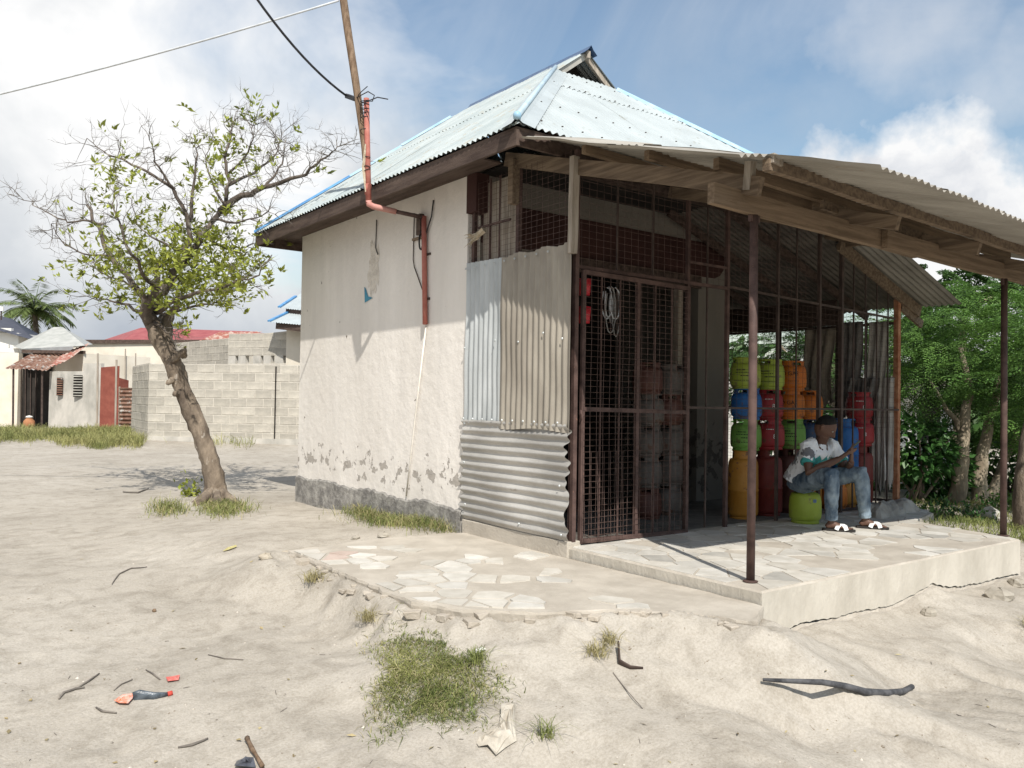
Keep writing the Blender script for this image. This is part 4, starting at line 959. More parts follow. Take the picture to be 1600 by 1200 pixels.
def wrap_text(o, txt, size, zc, mt, r=.1625, az=None, name='lettering', sx=1.0):
    cu = bpy.data.curves.new('t', 'FONT'); cu.body = txt; cu.size = size; cu.align_x = 'CENTER'; cu.resolution_u = 2
    to = bpy.data.objects.new('t', cu); COL.objects.link(to); dg = bpy.context.evaluated_depsgraph_get(); dg.update()
    me = bpy.data.meshes.new_from_object(to.evaluated_get(dg)); bpy.data.objects.remove(to)
    loc = ORG[o.name]; d = CAM-loc; a0 = math.atan2(d.y, d.x)+(az or 0)
    for v in me.vertices:
        a = a0+v.co.x*sx/r; v.co = Vector((r*math.cos(a), r*math.sin(a), zc+v.co.y))
    me.materials.clear(); me.materials.append(mt)
    t = bpy.data.objects.new(name, me); COL.objects.link(t); t.parent = o
def print_lines(o, rows, mt, r=.1622, az=0.0, seed=0):
    rs = random.Random(seed); m = MB(); loc = ORG[o.name]; d = CAM-loc; a0 = math.atan2(d.y, d.x)+az
    for zc, a1, a2, h in rows:
        a = a1
        while a < a2:
            w = rs.uniform(.04, .10); b = min(a2, a+w)
            m.add([(r*math.cos(a0+t), r*math.sin(a0+t), z) for t, z in ((a, zc), (b, zc), (b, zc+h), (a, zc+h))], [(0, 1, 2, 3)]); a = b+rs.uniform(.02, .05)
    me = bpy.data.meshes.new('print'); me.from_pydata(m.v, [], m.f); me.materials.append(mt)
    t = bpy.data.objects.new('print', me); COL.objects.link(t); t.parent = o
G1 = 'gas cylinders stacked behind the front grille'
ROWS = [(.19, -.5, .1, .010), (.165, -.55, .35, .008), (.13, -.2, .5, .010), (.085, -.7, .6, .006)]
def stacks():
    rs = random.Random(8)
    hs, ht = H_S, H_T
    cols = [  # x, y, list bottom-up of (colour, tall, label)
     (2.70, 2.20, [('amber', 1, 'tall amber gas cylinder at the foot of the leftmost stack'), ('green', 0, 'green gas cylinder resting on the tall amber one'), ('blue', 0, 'bright blue gas cylinder in the leftmost stack'), ('lime', 0, 'lime green gas cylinder topping the leftmost stack')]),
     (3.14, 2.22, [('maroon', 1, 'tall maroon gas cylinder behind the slanting bar, second stack'), ('red', 0, 'lower red gas cylinder with white mark in the second stack'), ('red', 0, 'upper red gas cylinder beside the bright blue one'), ('lime', 0, 'lime green gas cylinder between the other lime one and the orange ones')]),
     (3.56, 2.24, [('dullred', 1, 'tall dull red gas cylinder behind the seated man'), ('green', 0, 'green gas cylinder just behind the seated man'), ('orange', 0, 'orange gas cylinder second from top in the third stack'), ('orange', 0, 'topmost orange gas cylinder with black lettering')]),
     (3.98, 2.30, [('amber', 1, 'tall amber gas cylinder hidden behind the seated man'), ('navy', 0, 'dark navy gas cylinder behind the seated man'), ('orange', 0, 'orange gas cylinder behind the head of the seated man')]),
     (4.29, 2.18, [('orange', 0, 'small orange gas cylinder on the floor behind the man\'s knees')]),
     (4.62, 2.22, [('amber', 0, 'amber gas cylinder under the tall blue one'), ('blue', 1, 'tall blue gas cylinder to the right of the seated man')]),
     (4.97, 2.24, [('maroon', 1, 'tall maroon gas cylinder at the right end of the store'), ('red', 0, 'lower red gas cylinder of the rightmost stack'), ('red', 0, 'red gas cylinder topping the rightmost stack')]),
    ]
    for ci, (x, y, L) in enumerate(cols):
        z = .004
        for k, (c, t, lab) in enumerate(L):
            o = cylinder(c, x+rs.uniform(-.012, .012), y+rs.uniform(-.012, .012), z, t, lab, G1, rs.uniform(0, 6))
            if c in ('lime', 'green') and ci < 3: print_lines(o, ROWS, INK, az=-.1, seed=ci*7+k)
            if c == 'orange' and ci == 2: wrap_text(o, 'O GAS' , .062, .165, INK, az=-.1); print_lines(o, [(.10, -.2, .5, .006)], INK, seed=3)
            if c == 'red': wrap_text(o, '8', .07, .12, INKW, az=.35); print_lines(o, [(.215, -.2, .3, .008)], INKW, seed=k)
            z += ht if t else hs
    # stacks inside the left store, seen through the door
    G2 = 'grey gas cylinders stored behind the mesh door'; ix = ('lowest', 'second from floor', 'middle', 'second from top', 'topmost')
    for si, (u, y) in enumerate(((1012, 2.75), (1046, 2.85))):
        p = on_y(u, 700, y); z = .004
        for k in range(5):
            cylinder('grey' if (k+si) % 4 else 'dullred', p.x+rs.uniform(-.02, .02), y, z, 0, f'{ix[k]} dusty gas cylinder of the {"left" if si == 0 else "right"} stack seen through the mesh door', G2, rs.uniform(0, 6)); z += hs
    return
stacks()
seat_o = cylinder('lime', 3.0, 1.675, .004, 0, 'lime green gas cylinder used as a stool by the man', 'gas cylinders stacked behind the front grille', .5)
for c_ in list(seat_o.children):
    if c_.name.startswith(('collar', 'valve')): bpy.data.objects.remove(c_)
seat_o.scale = (1, 1, 1.10)
print_lines(seat_o, [(.2, .5, .75, .03)], mat('small_blue_label', (.1, .16, .35)), seed=5)

# ------------------------------------------------------------------ things hanging in the cage, cloths, kerb lump
def hanging():
    p = on_y(913, 436, 2.02)
    t = thing('hanging_tub', p, 'pair of red plastic tubs hanging inside the top of the mesh door', 'tub')
    red = mat('red_plastic', (.50, .02, .035), (.58, .035, .05), 4, .4, spec=.5)
    for k, dz in enumerate((-.14, -.38)):
        MB().lathe([(.0, dz-.0), (.05, dz), (.062, dz+.14), (.058, dz+.14), (.046, dz+.01)], 16, p).build('tub', red, t, True)
    MB().tube([p+Vector((0, 0, .06)), p+Vector((0, 0, -.4))], .004, 5).build('string', BLACK, t)
    p = on_y(955, 448, 2.02)
    t = thing('hanging_hose', p, 'bundle of grey and white gas hoses hung on the mesh door', 'hose')
    rs = random.Random(6)
    for k in range(6):
        w = rs.uniform(.03, .07); h = rs.uniform(.22, .45); ox = rs.uniform(-.10, .10)
        MB().tube([p+Vector((ox+w*math.sin(a), rs.uniform(-.006, .006)+.01*k, -h/2+h/2*math.cos(a))) for a in [i*2*math.pi/16 for i in range(15)]], .006, 6).build('hose', GREYC if k % 2 else mat('grey_hose', (.2, .19, .18), (.28, .27, .26), 8, .5), t, True)
def cloth(name, O, U, w, h, mt, label, cat, folds=5, amp=.02, seed=0, rag=.04, group=None):
    rs = random.Random(seed); O, U = Vector(O), Vector(U).normalized(); Nn = U.cross(Vector((0, 0, 1))); nu, nv = folds*8, 16; vs = []; ph = rs.uniform(0, 6)
    for i in range(nu+1):
        bot = rs.uniform(-rag, rag)
        for j in range(nv+1):
            s = i/nu; t = j/nv; k = .35+.65*t
            vs.append(O+U*(w*s*(1-.10*t*math.sin(3*t))+.01*math.sin(t*7+ph))+Nn*(amp*k*math.sin(s*folds*6.28+ph+1.2*t)+amp*.5*math.sin(s*17+t*5))+Vector((0, 0, -h*t-bot*t)))
    m = MB().add(vs, [(i*(nv+1)+j, (i+1)*(nv+1)+j, (i+1)*(nv+1)+j+1, i*(nv+1)+j+1) for i in range(nu) for j in range(nv)])
    o = m.build(name, mt, None, True, org=O); tag(o, label, cat, group); sm = o.modifiers.new('thickness', 'SOLIDIFY'); sm.thickness = .004
    return o
def cloths():
    TAN = mat('tan_cloth', (.32, .28, .22), (.42, .37, .30), 4, .95, .004, 60, trans=.2); GW = mat('soiled_white_cloth', (.46, .44, .40), (.66, .64, .60), 5, .95, .004, 60, trans=.25); GR = mat('grey_cloth', (.16, .155, .15), (.3, .29, .275), 5, .95, .004, 60, trans=.15)
    cloth('hanging_cloth', (5.24, 3.18, 2.2), (0, -1, 0), .44, .98, TAN, 'tan cloth hung as a curtain inside the right side of the cage', 'cloth', 3, .025, 1)
    cloth('hanging_cloth', (5.24, 2.66, 2.26), (0, -1, 0), .30, 1.2, GR, 'dull grey sheet hanging next to the tan curtain', 'cloth', 3, .02, 2)
    cloth('hanging_cloth', (5.245, 2.28, 2.24), (0, -1, 0), .24, 2.0, GW, 'long soiled white plastic strip beside the rusty corner post', 'cloth', 3, .03, 3, .1)
    cloth('hanging_cloth', (5.2, 2.50, 1.55), (0, -1, 0), .38, .62, GR, 'bunch of grey rags tied to the side bars above the red cylinders', 'cloth', 4, .05, 4, .1)
    cloth('hanging_cloth', (5.25, 2.14, 1.55), (0, -1, 0), .18, 1.35, GW, 'pale torn sack hanging low beside the rusty post', 'cloth', 2, .03, 5, .12)
    a = on_x(1397, 590, 5.36)
    tag(MB().tube([on_x(1404, 530, 5.36), a, on_x(1392, 640, 5.36)], [.012, .02, .012], 6).build('pale_stick', SPLINT, None, True, org=a), 'pale bent stick tied to the rusty corner post', 'stick')
hanging(); cloths()
def lump():
    rs = random.Random(12); m = MB(); x0, x1, y0, y1 = 3.95, 5.05, 1.36, 1.72; nx, ny = 14, 6; vs = []; fs = []
    def P(i, j, z): return (x0+(x1-x0)*i/nx+.02*rs.uniform(-1, 1), y0+(y1-y0)*j/ny+.10*(i/nx)+.02*rs.uniform(-1, 1), z)
    for j in range(ny+1):
        for i in range(nx+1): e = min(i, nx-i, j, ny-j); vs.append(P(i, j, -.1 if e == 0 else (.06 if e == 1 else .13)+.025*rs.uniform(-1, 1)))
    for j in range(ny):
        for i in range(nx): a = j*(nx+1)+i; fs.append((a, a+1, a+nx+2, a+nx+1))
    tag(m.add(vs, fs).build('concrete_lump', mat('grey_lump_concrete', (.27, .25, .22), (.42, .395, .35), 5, .95, .02, 20), None, org=(4.5, 1.5, 0)), 'rough grey concrete lump at the foot of the rusty corner post', 'concrete')
lump()

# ------------------------------------------------------------------ seated man
def make_person():
    SKIN = mat('dark_skin', (.095, .048, .032), (.125, .066, .045), 6, .5, .001, 50, spec=.35)
    HAIR = mat('short_black_hair', (.006, .005, .005), (.012, .011, .01), 40, .8, .004, 120)
    def shirt_mat():
        m = bpy.data.materials.new('printed_tee'); m.use_nodes = True; N = m.node_tree.nodes; Lk = m.node_tree.links.new; b = N['Principled BSDF']; b.inputs['Roughness'].default_value = .95
        g = N.new('ShaderNodeNewGeometry'); sp = N.new('ShaderNodeSeparateXYZ'); Lk(g.outputs['Position'], sp.inputs[0])
        nz = N.new('ShaderNodeTexNoise'); nz.inputs['Scale'].default_value = 26; nz.inputs['Detail'].default_value = 5; Lk(g.outputs['Position'], nz.inputs['Vector'])
        def mt(op, a, c=None, d=None, cl=False):
            n = N.new('ShaderNodeMath'); n.operation = op; n.use_clamp = cl
            for i, x in enumerate((a, c, d)):
                if x is None: continue
                if isinstance(x, (int, float)): n.inputs[i].default_value = x
                else: Lk(x, n.inputs[i])
            return n.outputs[0]
        def blob(cx, cy, cz, rx, ry, rz, soft=9.0):
            q = mt('ADD', mt('ADD', mt('POWER', mt('DIVIDE', mt('SUBTRACT', sp.outputs[0], cx), rx), 2), mt('POWER', mt('DIVIDE', mt('SUBTRACT', sp.outputs[1], cy), ry), 2)), mt('POWER', mt('DIVIDE', mt('SUBTRACT', sp.outputs[2], cz), rz), 2))
            return mt('MULTIPLY', mt('SUBTRACT', mt('MULTIPLY_ADD', nz.outputs['Fac'], 4.2, -1.15), q), soft, cl=True)
        def mix(f, a, c):
            n = N.new('ShaderNodeMixRGB'); Lk(f, n.inputs[0])
            for i, x in ((1, a), (2, c)):
                if isinstance(x, tuple): n.inputs[i].default_value = (*x, 1)
                else: Lk(x, n.inputs[i])
            return n.outputs[0]
        zig = mt('MULTIPLY', mt('PINGPONG', mt('MULTIPLY', sp.outputs[0], 1.0), .045), 1.1)
        teal = mt('MULTIPLY', mt('SUBTRACT', mt('ADD', .665, zig), sp.outputs[2]), 90, cl=True)
        teal = mt('MULTIPLY', teal, mt('MULTIPLY', mt('SUBTRACT', 1.56, sp.outputs[1]), 90, cl=True))
        teal = mt('MULTIPLY', teal, mt('MULTIPLY', mt('SUBTRACT', sp.outputs[2], .54), 60, cl=True))
        c = mix(teal, (.78, .79, .80), (.05, .30, .28))
        c = mix(blob(2.72, 1.46, .73, .07, .08, .055), c, (.16, .16, .17)); c = mix(blob(2.86, 1.70, .68, .10, .09, .09), c, (.22, .22, .23)); c = mix(blob(3.17, 1.42, .72, .07, .07, .06), c, (.17, .17, .18))
        c = mix(blob(2.90, 1.78, .45, .13, .1, .07), c, (.4, .4, .42))
        Lk(c, b.inputs['Base Color'])
        bp = N.new('ShaderNodeBump'); bp.inputs['Distance'].default_value = .02; Lk(nz.outputs['Fac'], bp.inputs['Height']); Lk(bp.outputs[0], b.inputs['Normal'])
        return m
    JEANS = mat('faded_jeans', (.045, .075, .115), (.30, .37, .42), 7, .95, .012, 16, lo=.36, hi=.68, speck=(22, .67, (.66, .68, .68)), stretch=(1, 1, .6))
    root = Vector((2.98, 1.45, 0))
    man = thing('person', root, 'man in printed white T-shirt and faded jeans sitting on a cylinder looking at his phone', 'person')
    V = Vector
    hipc = V((2.99, 1.68, .42)); F = V((.22, -.975, 0)).normalized(); S = V((-F.y, F.x, 0))     # S: his left (towards +x)
    chest = V((2.95, 1.53, .72)); neckb = V((2.94, 1.465, .825)); head = on_y(1290, 668, 1.385)
    shR, shL = V((2.785, 1.515, .775)), V((3.125, 1.45, .775))
    elR, elL = on_y(1264, 738, 1.43), V((3.15, 1.30, .565)); wrR, wrL = on_y(1311, 717, 1.22), on_y(1330, 722, 1.17)
    knR, knL = V((2.665, 1.175, .545)), V((3.095, 1.125, .545)); anR, anL = V((2.735, 1.215, .095)), V((3.175, 1.125, .095))
    hR, hL = hipc-S*.085, hipc+S*.085
    FT = {}
    b = MB()
    b.tube([hipc+V((0, .02, -.06)), hipc, hipc.lerp(chest, .5)+V((0, .025, 0)), chest, neckb-V((0, 0, .05)), neckb], [(.14, .11), (.155, .115), (.14, .105), (.165, .115), (.14, .085), (.06, .06)], 16, side=S)
    b.tube([neckb-V((0, 0, .05)), neckb, head-V((0, -.012, .08)), head], [.065, .054, .052, .05], 12)
    for sh, el, wr in ((shR, elR, wrR), (shL, elL, wrL)):
        b.tube([sh.lerp(neckb, .35), sh, sh.lerp(el, .5), el, el.lerp(wr, .3), wr], [.062, .060, .052, .044, .045, .030], 10)
    for h, k, a in ((hR, knR, anR), (hL, knL, anL)):
        b.tube([h, h.lerp(k, .5), k, k.lerp(a, .35), a], [.085, .075, .055, .05, .035], 12)
    # feet
    for a, key in ((anR, 'R'), (anL, 'L')):
        d = V((.52, -.855, 0)).normalized(); FT[key] = (a, d)
        b.tube([a-d*.05+V((0, 0, -.055)), a-d*.035+V((0, 0, -.045)), a+d*.03+V((0, 0, -.035)), a+d*.09+V((0, 0, -.05)), a+d*.145+V((0, 0, -.06)), a+d*.175+V((0, 0, -.063))], [(.024, .018), (.032, .03), (.034, .036), (.038, .024), (.040, .016), (.03, .01)], 10, side=V((-d.y, d.x, 0)))
        b.tube([a+V((0, 0, .03)), a+V((0, 0, -.04))], [.034, .034], 10)
        for q in range(5):
            sd_ = V((-d.y, d.x, 0))*(-.03+.015*q)*(1 if key == 'L' else -1); e = a+d*(.195-.008*q)+sd_+V((0, 0, -.064)); b.tube([a+d*.15+sd_+V((0, 0, -.061)), e], [.009, .007 if q else .01], 6)
    # head: deformed sphere facing the phone
    hf = (V((.26, -.82, -.55))).normalized(); hs = hf.cross(V((0, 0, 1))).normalized(); hu = hs.cross(hf)
    n, mth = 24, 16; vs, fs = [], []
    for i in range(mth+1):
        th = math.pi*i/mth
        for k in range(n):
            ph = 2*math.pi*k/n; f_, s_, u_ = math.sin(th)*math.cos(ph), math.sin(th)*math.sin(ph), math.cos(th)
            w = 1-.20*max(0, -u_)**1.5; dep = .098*(1+.04*u_) if f_ > 0 else .104
            jaw = 1+.10*max(0, -u_)*max(0, f_)
            eye = -.012*math.exp(-((abs(s_)-.42)/.18)**2-((u_-.05)/.13)**2)*(f_ > 0)
            brow = .006*math.exp(-((u_-.24)/.10)**2)*(f_ > .3); cheek = .004*math.exp(-((abs(s_)-.5)/.2)**2-((u_+.25)/.2)**2)*(f_ > 0)
            mouth = -.005*math.exp(-((u_+.56)/.05)**2-(s_/.3)**2)*(f_ > 0); lips = .006*math.exp(-((abs(u_+.56)-.10)/.06)**2-(s_/.28)**2)*(f_ > 0)
            vs.append(head+hf*(dep*f_*jaw+eye+brow+cheek+mouth+lips)+hs*(.076*s_*w)+hu*(.118*u_))
    for i in range(mth):
        for k in range(n): fs.append((i*n+k, i*n+(k+1) % n, (i+1)*n+(k+1) % n, (i+1)*n+k))
    b.add(vs, [f[::-1] for f in fs])
    b.tube([head+hf*.085+hu*.025, head+hf*.104+hu*-.012, head+hf*.114+hu*-.034, head+hf*.096+hu*-.042], [.009, .013, .017, .012], 8)
    for s_ in (-1, 1): b.tube([head+hs*(.072*s_)+hu*.022-hf*.012, head+hs*(.082*s_)+hu*.005-hf*.018, head+hs*(.074*s_)-hu*.03-hf*.008], [.010, .018, .010], 8)
    # hands around the phone
    phc = on_y(1334, 697, 1.14); pup = V((.34, -.50, .55)).normalized(); pn = (head-phc).normalized(); pn = (pn-pup*pn.dot(pup)).normalized(); ps = pup.cross(pn)
    for wr, sg in ((wrR, -1), (wrL, 1)):
        palm = phc+ps*(sg*.040*(1 if ps.dot(S) > 0 else -1))-pup*.05-pn*.022
        b.tube([wr, wr.lerp(palm, .55), palm], [(.027, .022), (.04, .02), (.040, .016)], 10, side=ps)
        for q in range(4):
            base = palm+pup*(.030-.019*q)-pn*.004; ex = ps*(-sg*(1 if ps.dot(S) > 0 else -1)); L = (.050, .056, .053, .042)[q]
            b.tube([base-ex*.01, base+pup*.014+ex*L*.45-pn*.012, base+pup*.022+ex*L*.85-pn*.006, base+pup*.024+ex*L+pn*.004], [.0095, .009, .0085, .007], 7)
        o_ = ps*(sg*(1 if ps.dot(S) > 0 else -1)); b.tube([palm+o_*.01-pup*.01, palm+o_*.018+pup*.03+pn*.018, palm-o_*.004+pup*.055+pn*.036, palm-o_*.022+pup*.065+pn*.036], [.013, .012, .010, .008], 7)
    body = b.build('body', SKIN, man, True)
    def remesh(o, vox, sm=6, fac=.5):
        r = o.modifiers.new('r', 'REMESH'); r.mode = 'VOXEL'; r.voxel_size = vox; r.use_smooth_shade = True
        s = o.modifiers.new('s', 'SMOOTH'); s.iterations = sm; s.factor = fac
    def folds(o, sc, st):
        tx = bpy.data.textures.new('folds', 'CLOUDS'); tx.noise_scale = sc; tx.noise_depth = 2; d = o.modifiers.new('f', 'DISPLACE'); d.texture = tx; d.strength = st; d.mid_level = .5; d.texture_coords = 'LOCAL'
    remesh(body, .0058, 2, .4)
    for s_ in (-1, 1):
        MB().lathe([(0, -.009), (.007, -.006), (.0095, 0), (.007, .006), (0, .009)], 10, head+hf*.0835+hs*(.031*s_)+hu*.008).build('eye', mat('eye_white', (.35, .33, .3), None, 3, .3), man, True)
    # short hair: a thin cap over the skull
    vs, fs = [], []; nn, mm = 28, 12
    for i in range(mm+1):
        for k in range(nn):
            ph = 2*math.pi*k/nn; lim = .74+1.05*(.5-.5*math.cos(ph)); th = lim*i/mm*1.05
            f_, s_, u_ = math.sin(th)*math.cos(ph), math.sin(th)*math.sin(ph), math.cos(th); g = 1.05 if i < mm-1 else (1.02 if i < mm else .97)
            vs.append(head+hf*((.100 if f_ > 0 else .107)*f_*g)+hs*(.079*s_*g)+hu*(.121*u_*g+.003))
    for i in range(mm):
        for k in range(nn): fs.append((i*nn+k, (i+1)*nn+k, (i+1)*nn+(k+1) % nn, i*nn+(k+1) % nn))
    MB().add(vs, fs).build('hair', HAIR, man, True)
    # T-shirt
    t = MB()
    t.tube([hipc+V((-.02, .075, -.03)), hipc+V((0, .045, .04)), hipc.lerp(chest, .5)+V((0, .035, .0)), chest+V((0, .005, 0)), neckb-V((0, 0, .055)), neckb-V((0, -.005, .012))], [(.19, .15), (.185, .15), (.172, .138), (.19, .14), (.155, .105), (.068, .066)], 20, side=S)
    for sh, el in ((shR, elR), (shL, elL)):
        t.tube([sh.lerp(neckb, .5), sh+V((0, 0, .008)), sh.lerp(el, .3), sh.lerp(el, .66)], [.085, .078, .070, .072], 14)
    so = t.build('t_shirt', shirt_mat(), man, True); remesh(so, .009, 3); folds(so, .05, .022)
    j = MB(); j.tube([hipc+V((0, .05, -.075)), hipc+V((0, .03, -.02)), hipc+V((0, .02, .05))], [(.17, .13), (.175, .14), (.16, .12)], 16, side=S)
    for h, k, a in ((hR, knR, anR), (hL, knL, anL)):
        j.tube([h+V((0, .02, -.01)), h.lerp(k, .45), k.lerp(h, .12), k+V((0, -.005, 0)), k.lerp(a, .12), k.lerp(a, .45), k.lerp(a, .8), k.lerp(a, .94)], [.105, .094, .078, .074, .073, .068, .056, .056], 16)
        j.tube([k.lerp(a, .86), k.lerp(a, .97)], [.060, .058], 14)
    jo = j.build('jeans', JEANS, man, True); remesh(jo, .009, 3); folds(jo, .045, .018)
    SOLE = mat('dark_sole', (.02, .018, .016), (.035, .03, .028), 9, .7); STRAP = mat('white_strap', (.72, .72, .70), (.8, .8, .78), 9, .5)
    for key, (a, d) in FT.items():
        sd_ = V((-d.y, d.x, 0)); c = V((a.x, a.y, 0)); outl = [(-.075, -.030), (-.085, 0), (-.075, .030), (0, .036), (.09, .046), (.16, .046), (.205, .03), (.215, 0), (.205, -.03), (.16, -.046), (.09, -.046), (0, -.036)]
        poly = [(c+d*x+sd_*y) for x, y in outl]
        sl = MB().prism([(p.x, p.y) for p in poly], .005, .026).build('slipper', SOLE, man)
        for (x0, x1) in ((.045, .135), (.135, .05)):
            arc = []
            for q in range(9):
                tt = q/8; yy = -.05+.10*tt; zz = .022+.050*math.sin(math.pi*tt)**.6; xx = x0+(x1-x0)*tt; arc.append(c+d*xx+sd_*yy+V((0, 0, zz)))
            MB().tube(arc, [(.019, .004)]*9, 8, side=d).build('strap', STRAP, sl)
    ph = thing('phone', phc, 'dark mobile phone held up in both hands by the seated man', 'phone')
    def slab_(c, w, h, th): 
        m = MB(); vs = [c+ps*(a*w/2)+pup*(b_*h/2)+pn*(e*th/2) for e in (-1, 1) for a, b_ in ((-1, -1), (1, -1), (1, 1), (-1, 1))]
        return m.add(vs, [(0, 3, 2, 1), (4, 5, 6, 7), (0, 1, 5, 4), (1, 2, 6, 5), (2, 3, 7, 6), (3, 0, 4, 7)])
    slab_(phc, .076, .158, .009).build('phone_body', mat('phone_case', (.03, .05, .04), (.05, .07, .06), 6, .35, spec=.5), ph, bevel=.003)
    slab_(phc+pn*.0052, .068, .146, .0008).build('screen', mat('phone_screen', (.10, .12, .11), (.14, .16, .15), 30, .1, spec=.6), ph)
make_person()

# ------------------------------------------------------------------ vegetation helpers
def rotz(a): c, s = math.cos(a), math.sin(a); return np.array([[c, -s, 0], [s, c, 0], [0, 0, 1]])
def leaf_quads(P, Dv, Nv, ln, wd, fold=.15):
    """pointed leaves: 4-vertex rhombs from point P along Dv, lying square to Nv"""
    P, Dv, Nv = (np.asarray(a, float) for a in (P, Dv, Nv)); ln = np.asarray(ln).reshape(-1, 1); wd = np.asarray(wd).reshape(-1, 1)
    Dv = Dv/np.linalg.norm(Dv, axis=1, keepdims=True); Sv = np.cross(Dv, Nv); Sv /= np.linalg.norm(Sv, axis=1, keepdims=True)+1e-9; Un = np.cross(Sv, Dv)
    a = P; b = P+Dv*ln*.45+Sv*wd*.5+Un*wd*fold; c = P+Dv*ln; d = P+Dv*ln*.45-Sv*wd*.5+Un*wd*fold
    V = np.stack([a, b, c, d], 1).reshape(-1, 3); F = np.arange(len(P)*4).reshape(-1, 4)
    return V, F
def rand_dirs(n, rs): v = rs.normal(size=(n, 3)); return v/np.linalg.norm(v, axis=1, keepdims=True)
def blades(P, h, w, bend, rs):
    """grass blades: three-segment tapering strips that lean and arch over"""
    n = len(P); P = np.asarray(P, float); a = rs.uniform(0, 2*np.pi, n); out = np.stack([np.cos(a), np.sin(a), 0*a], 1); t = a+rs.normal(0, .5, n); sd_ = np.stack([-np.sin(t), np.cos(t), 0*t], 1)
    h = np.asarray(h).reshape(-1, 1); w = np.asarray(w).reshape(-1, 1); bd = (bend*rs.uniform(.15, 1.5, n)).reshape(-1, 1); ln = rs.normal(0, .22, (n, 2)); lean = np.concatenate([ln, np.zeros((n, 1))], 1); up = np.array([[0, 0, 1.]])
    p1 = P+up*h*.42+out*bd*h*.12+lean*h*.4; p2 = P+up*h*(.80-.12*bd)+out*bd*h*.45+lean*h*.8; p3 = P+up*h*np.maximum(.12, 1-.42*bd)+out*bd*h*.95+lean*h
    V = np.stack([P-sd_*w/2, P+sd_*w/2, p1+sd_*w*.46, p1-sd_*w*.46, p2+sd_*w*.3, p2-sd_*w*.3, p3+sd_*w*.03, p3-sd_*w*.03], 1).reshape(-1, 3)
    i = np.arange(n)*8; F = np.concatenate([np.stack([i, i+1, i+2, i+3], 1), np.stack([i+3, i+2, i+4, i+5], 1), np.stack([i+5, i+4, i+6, i+7], 1)])
    return V, F

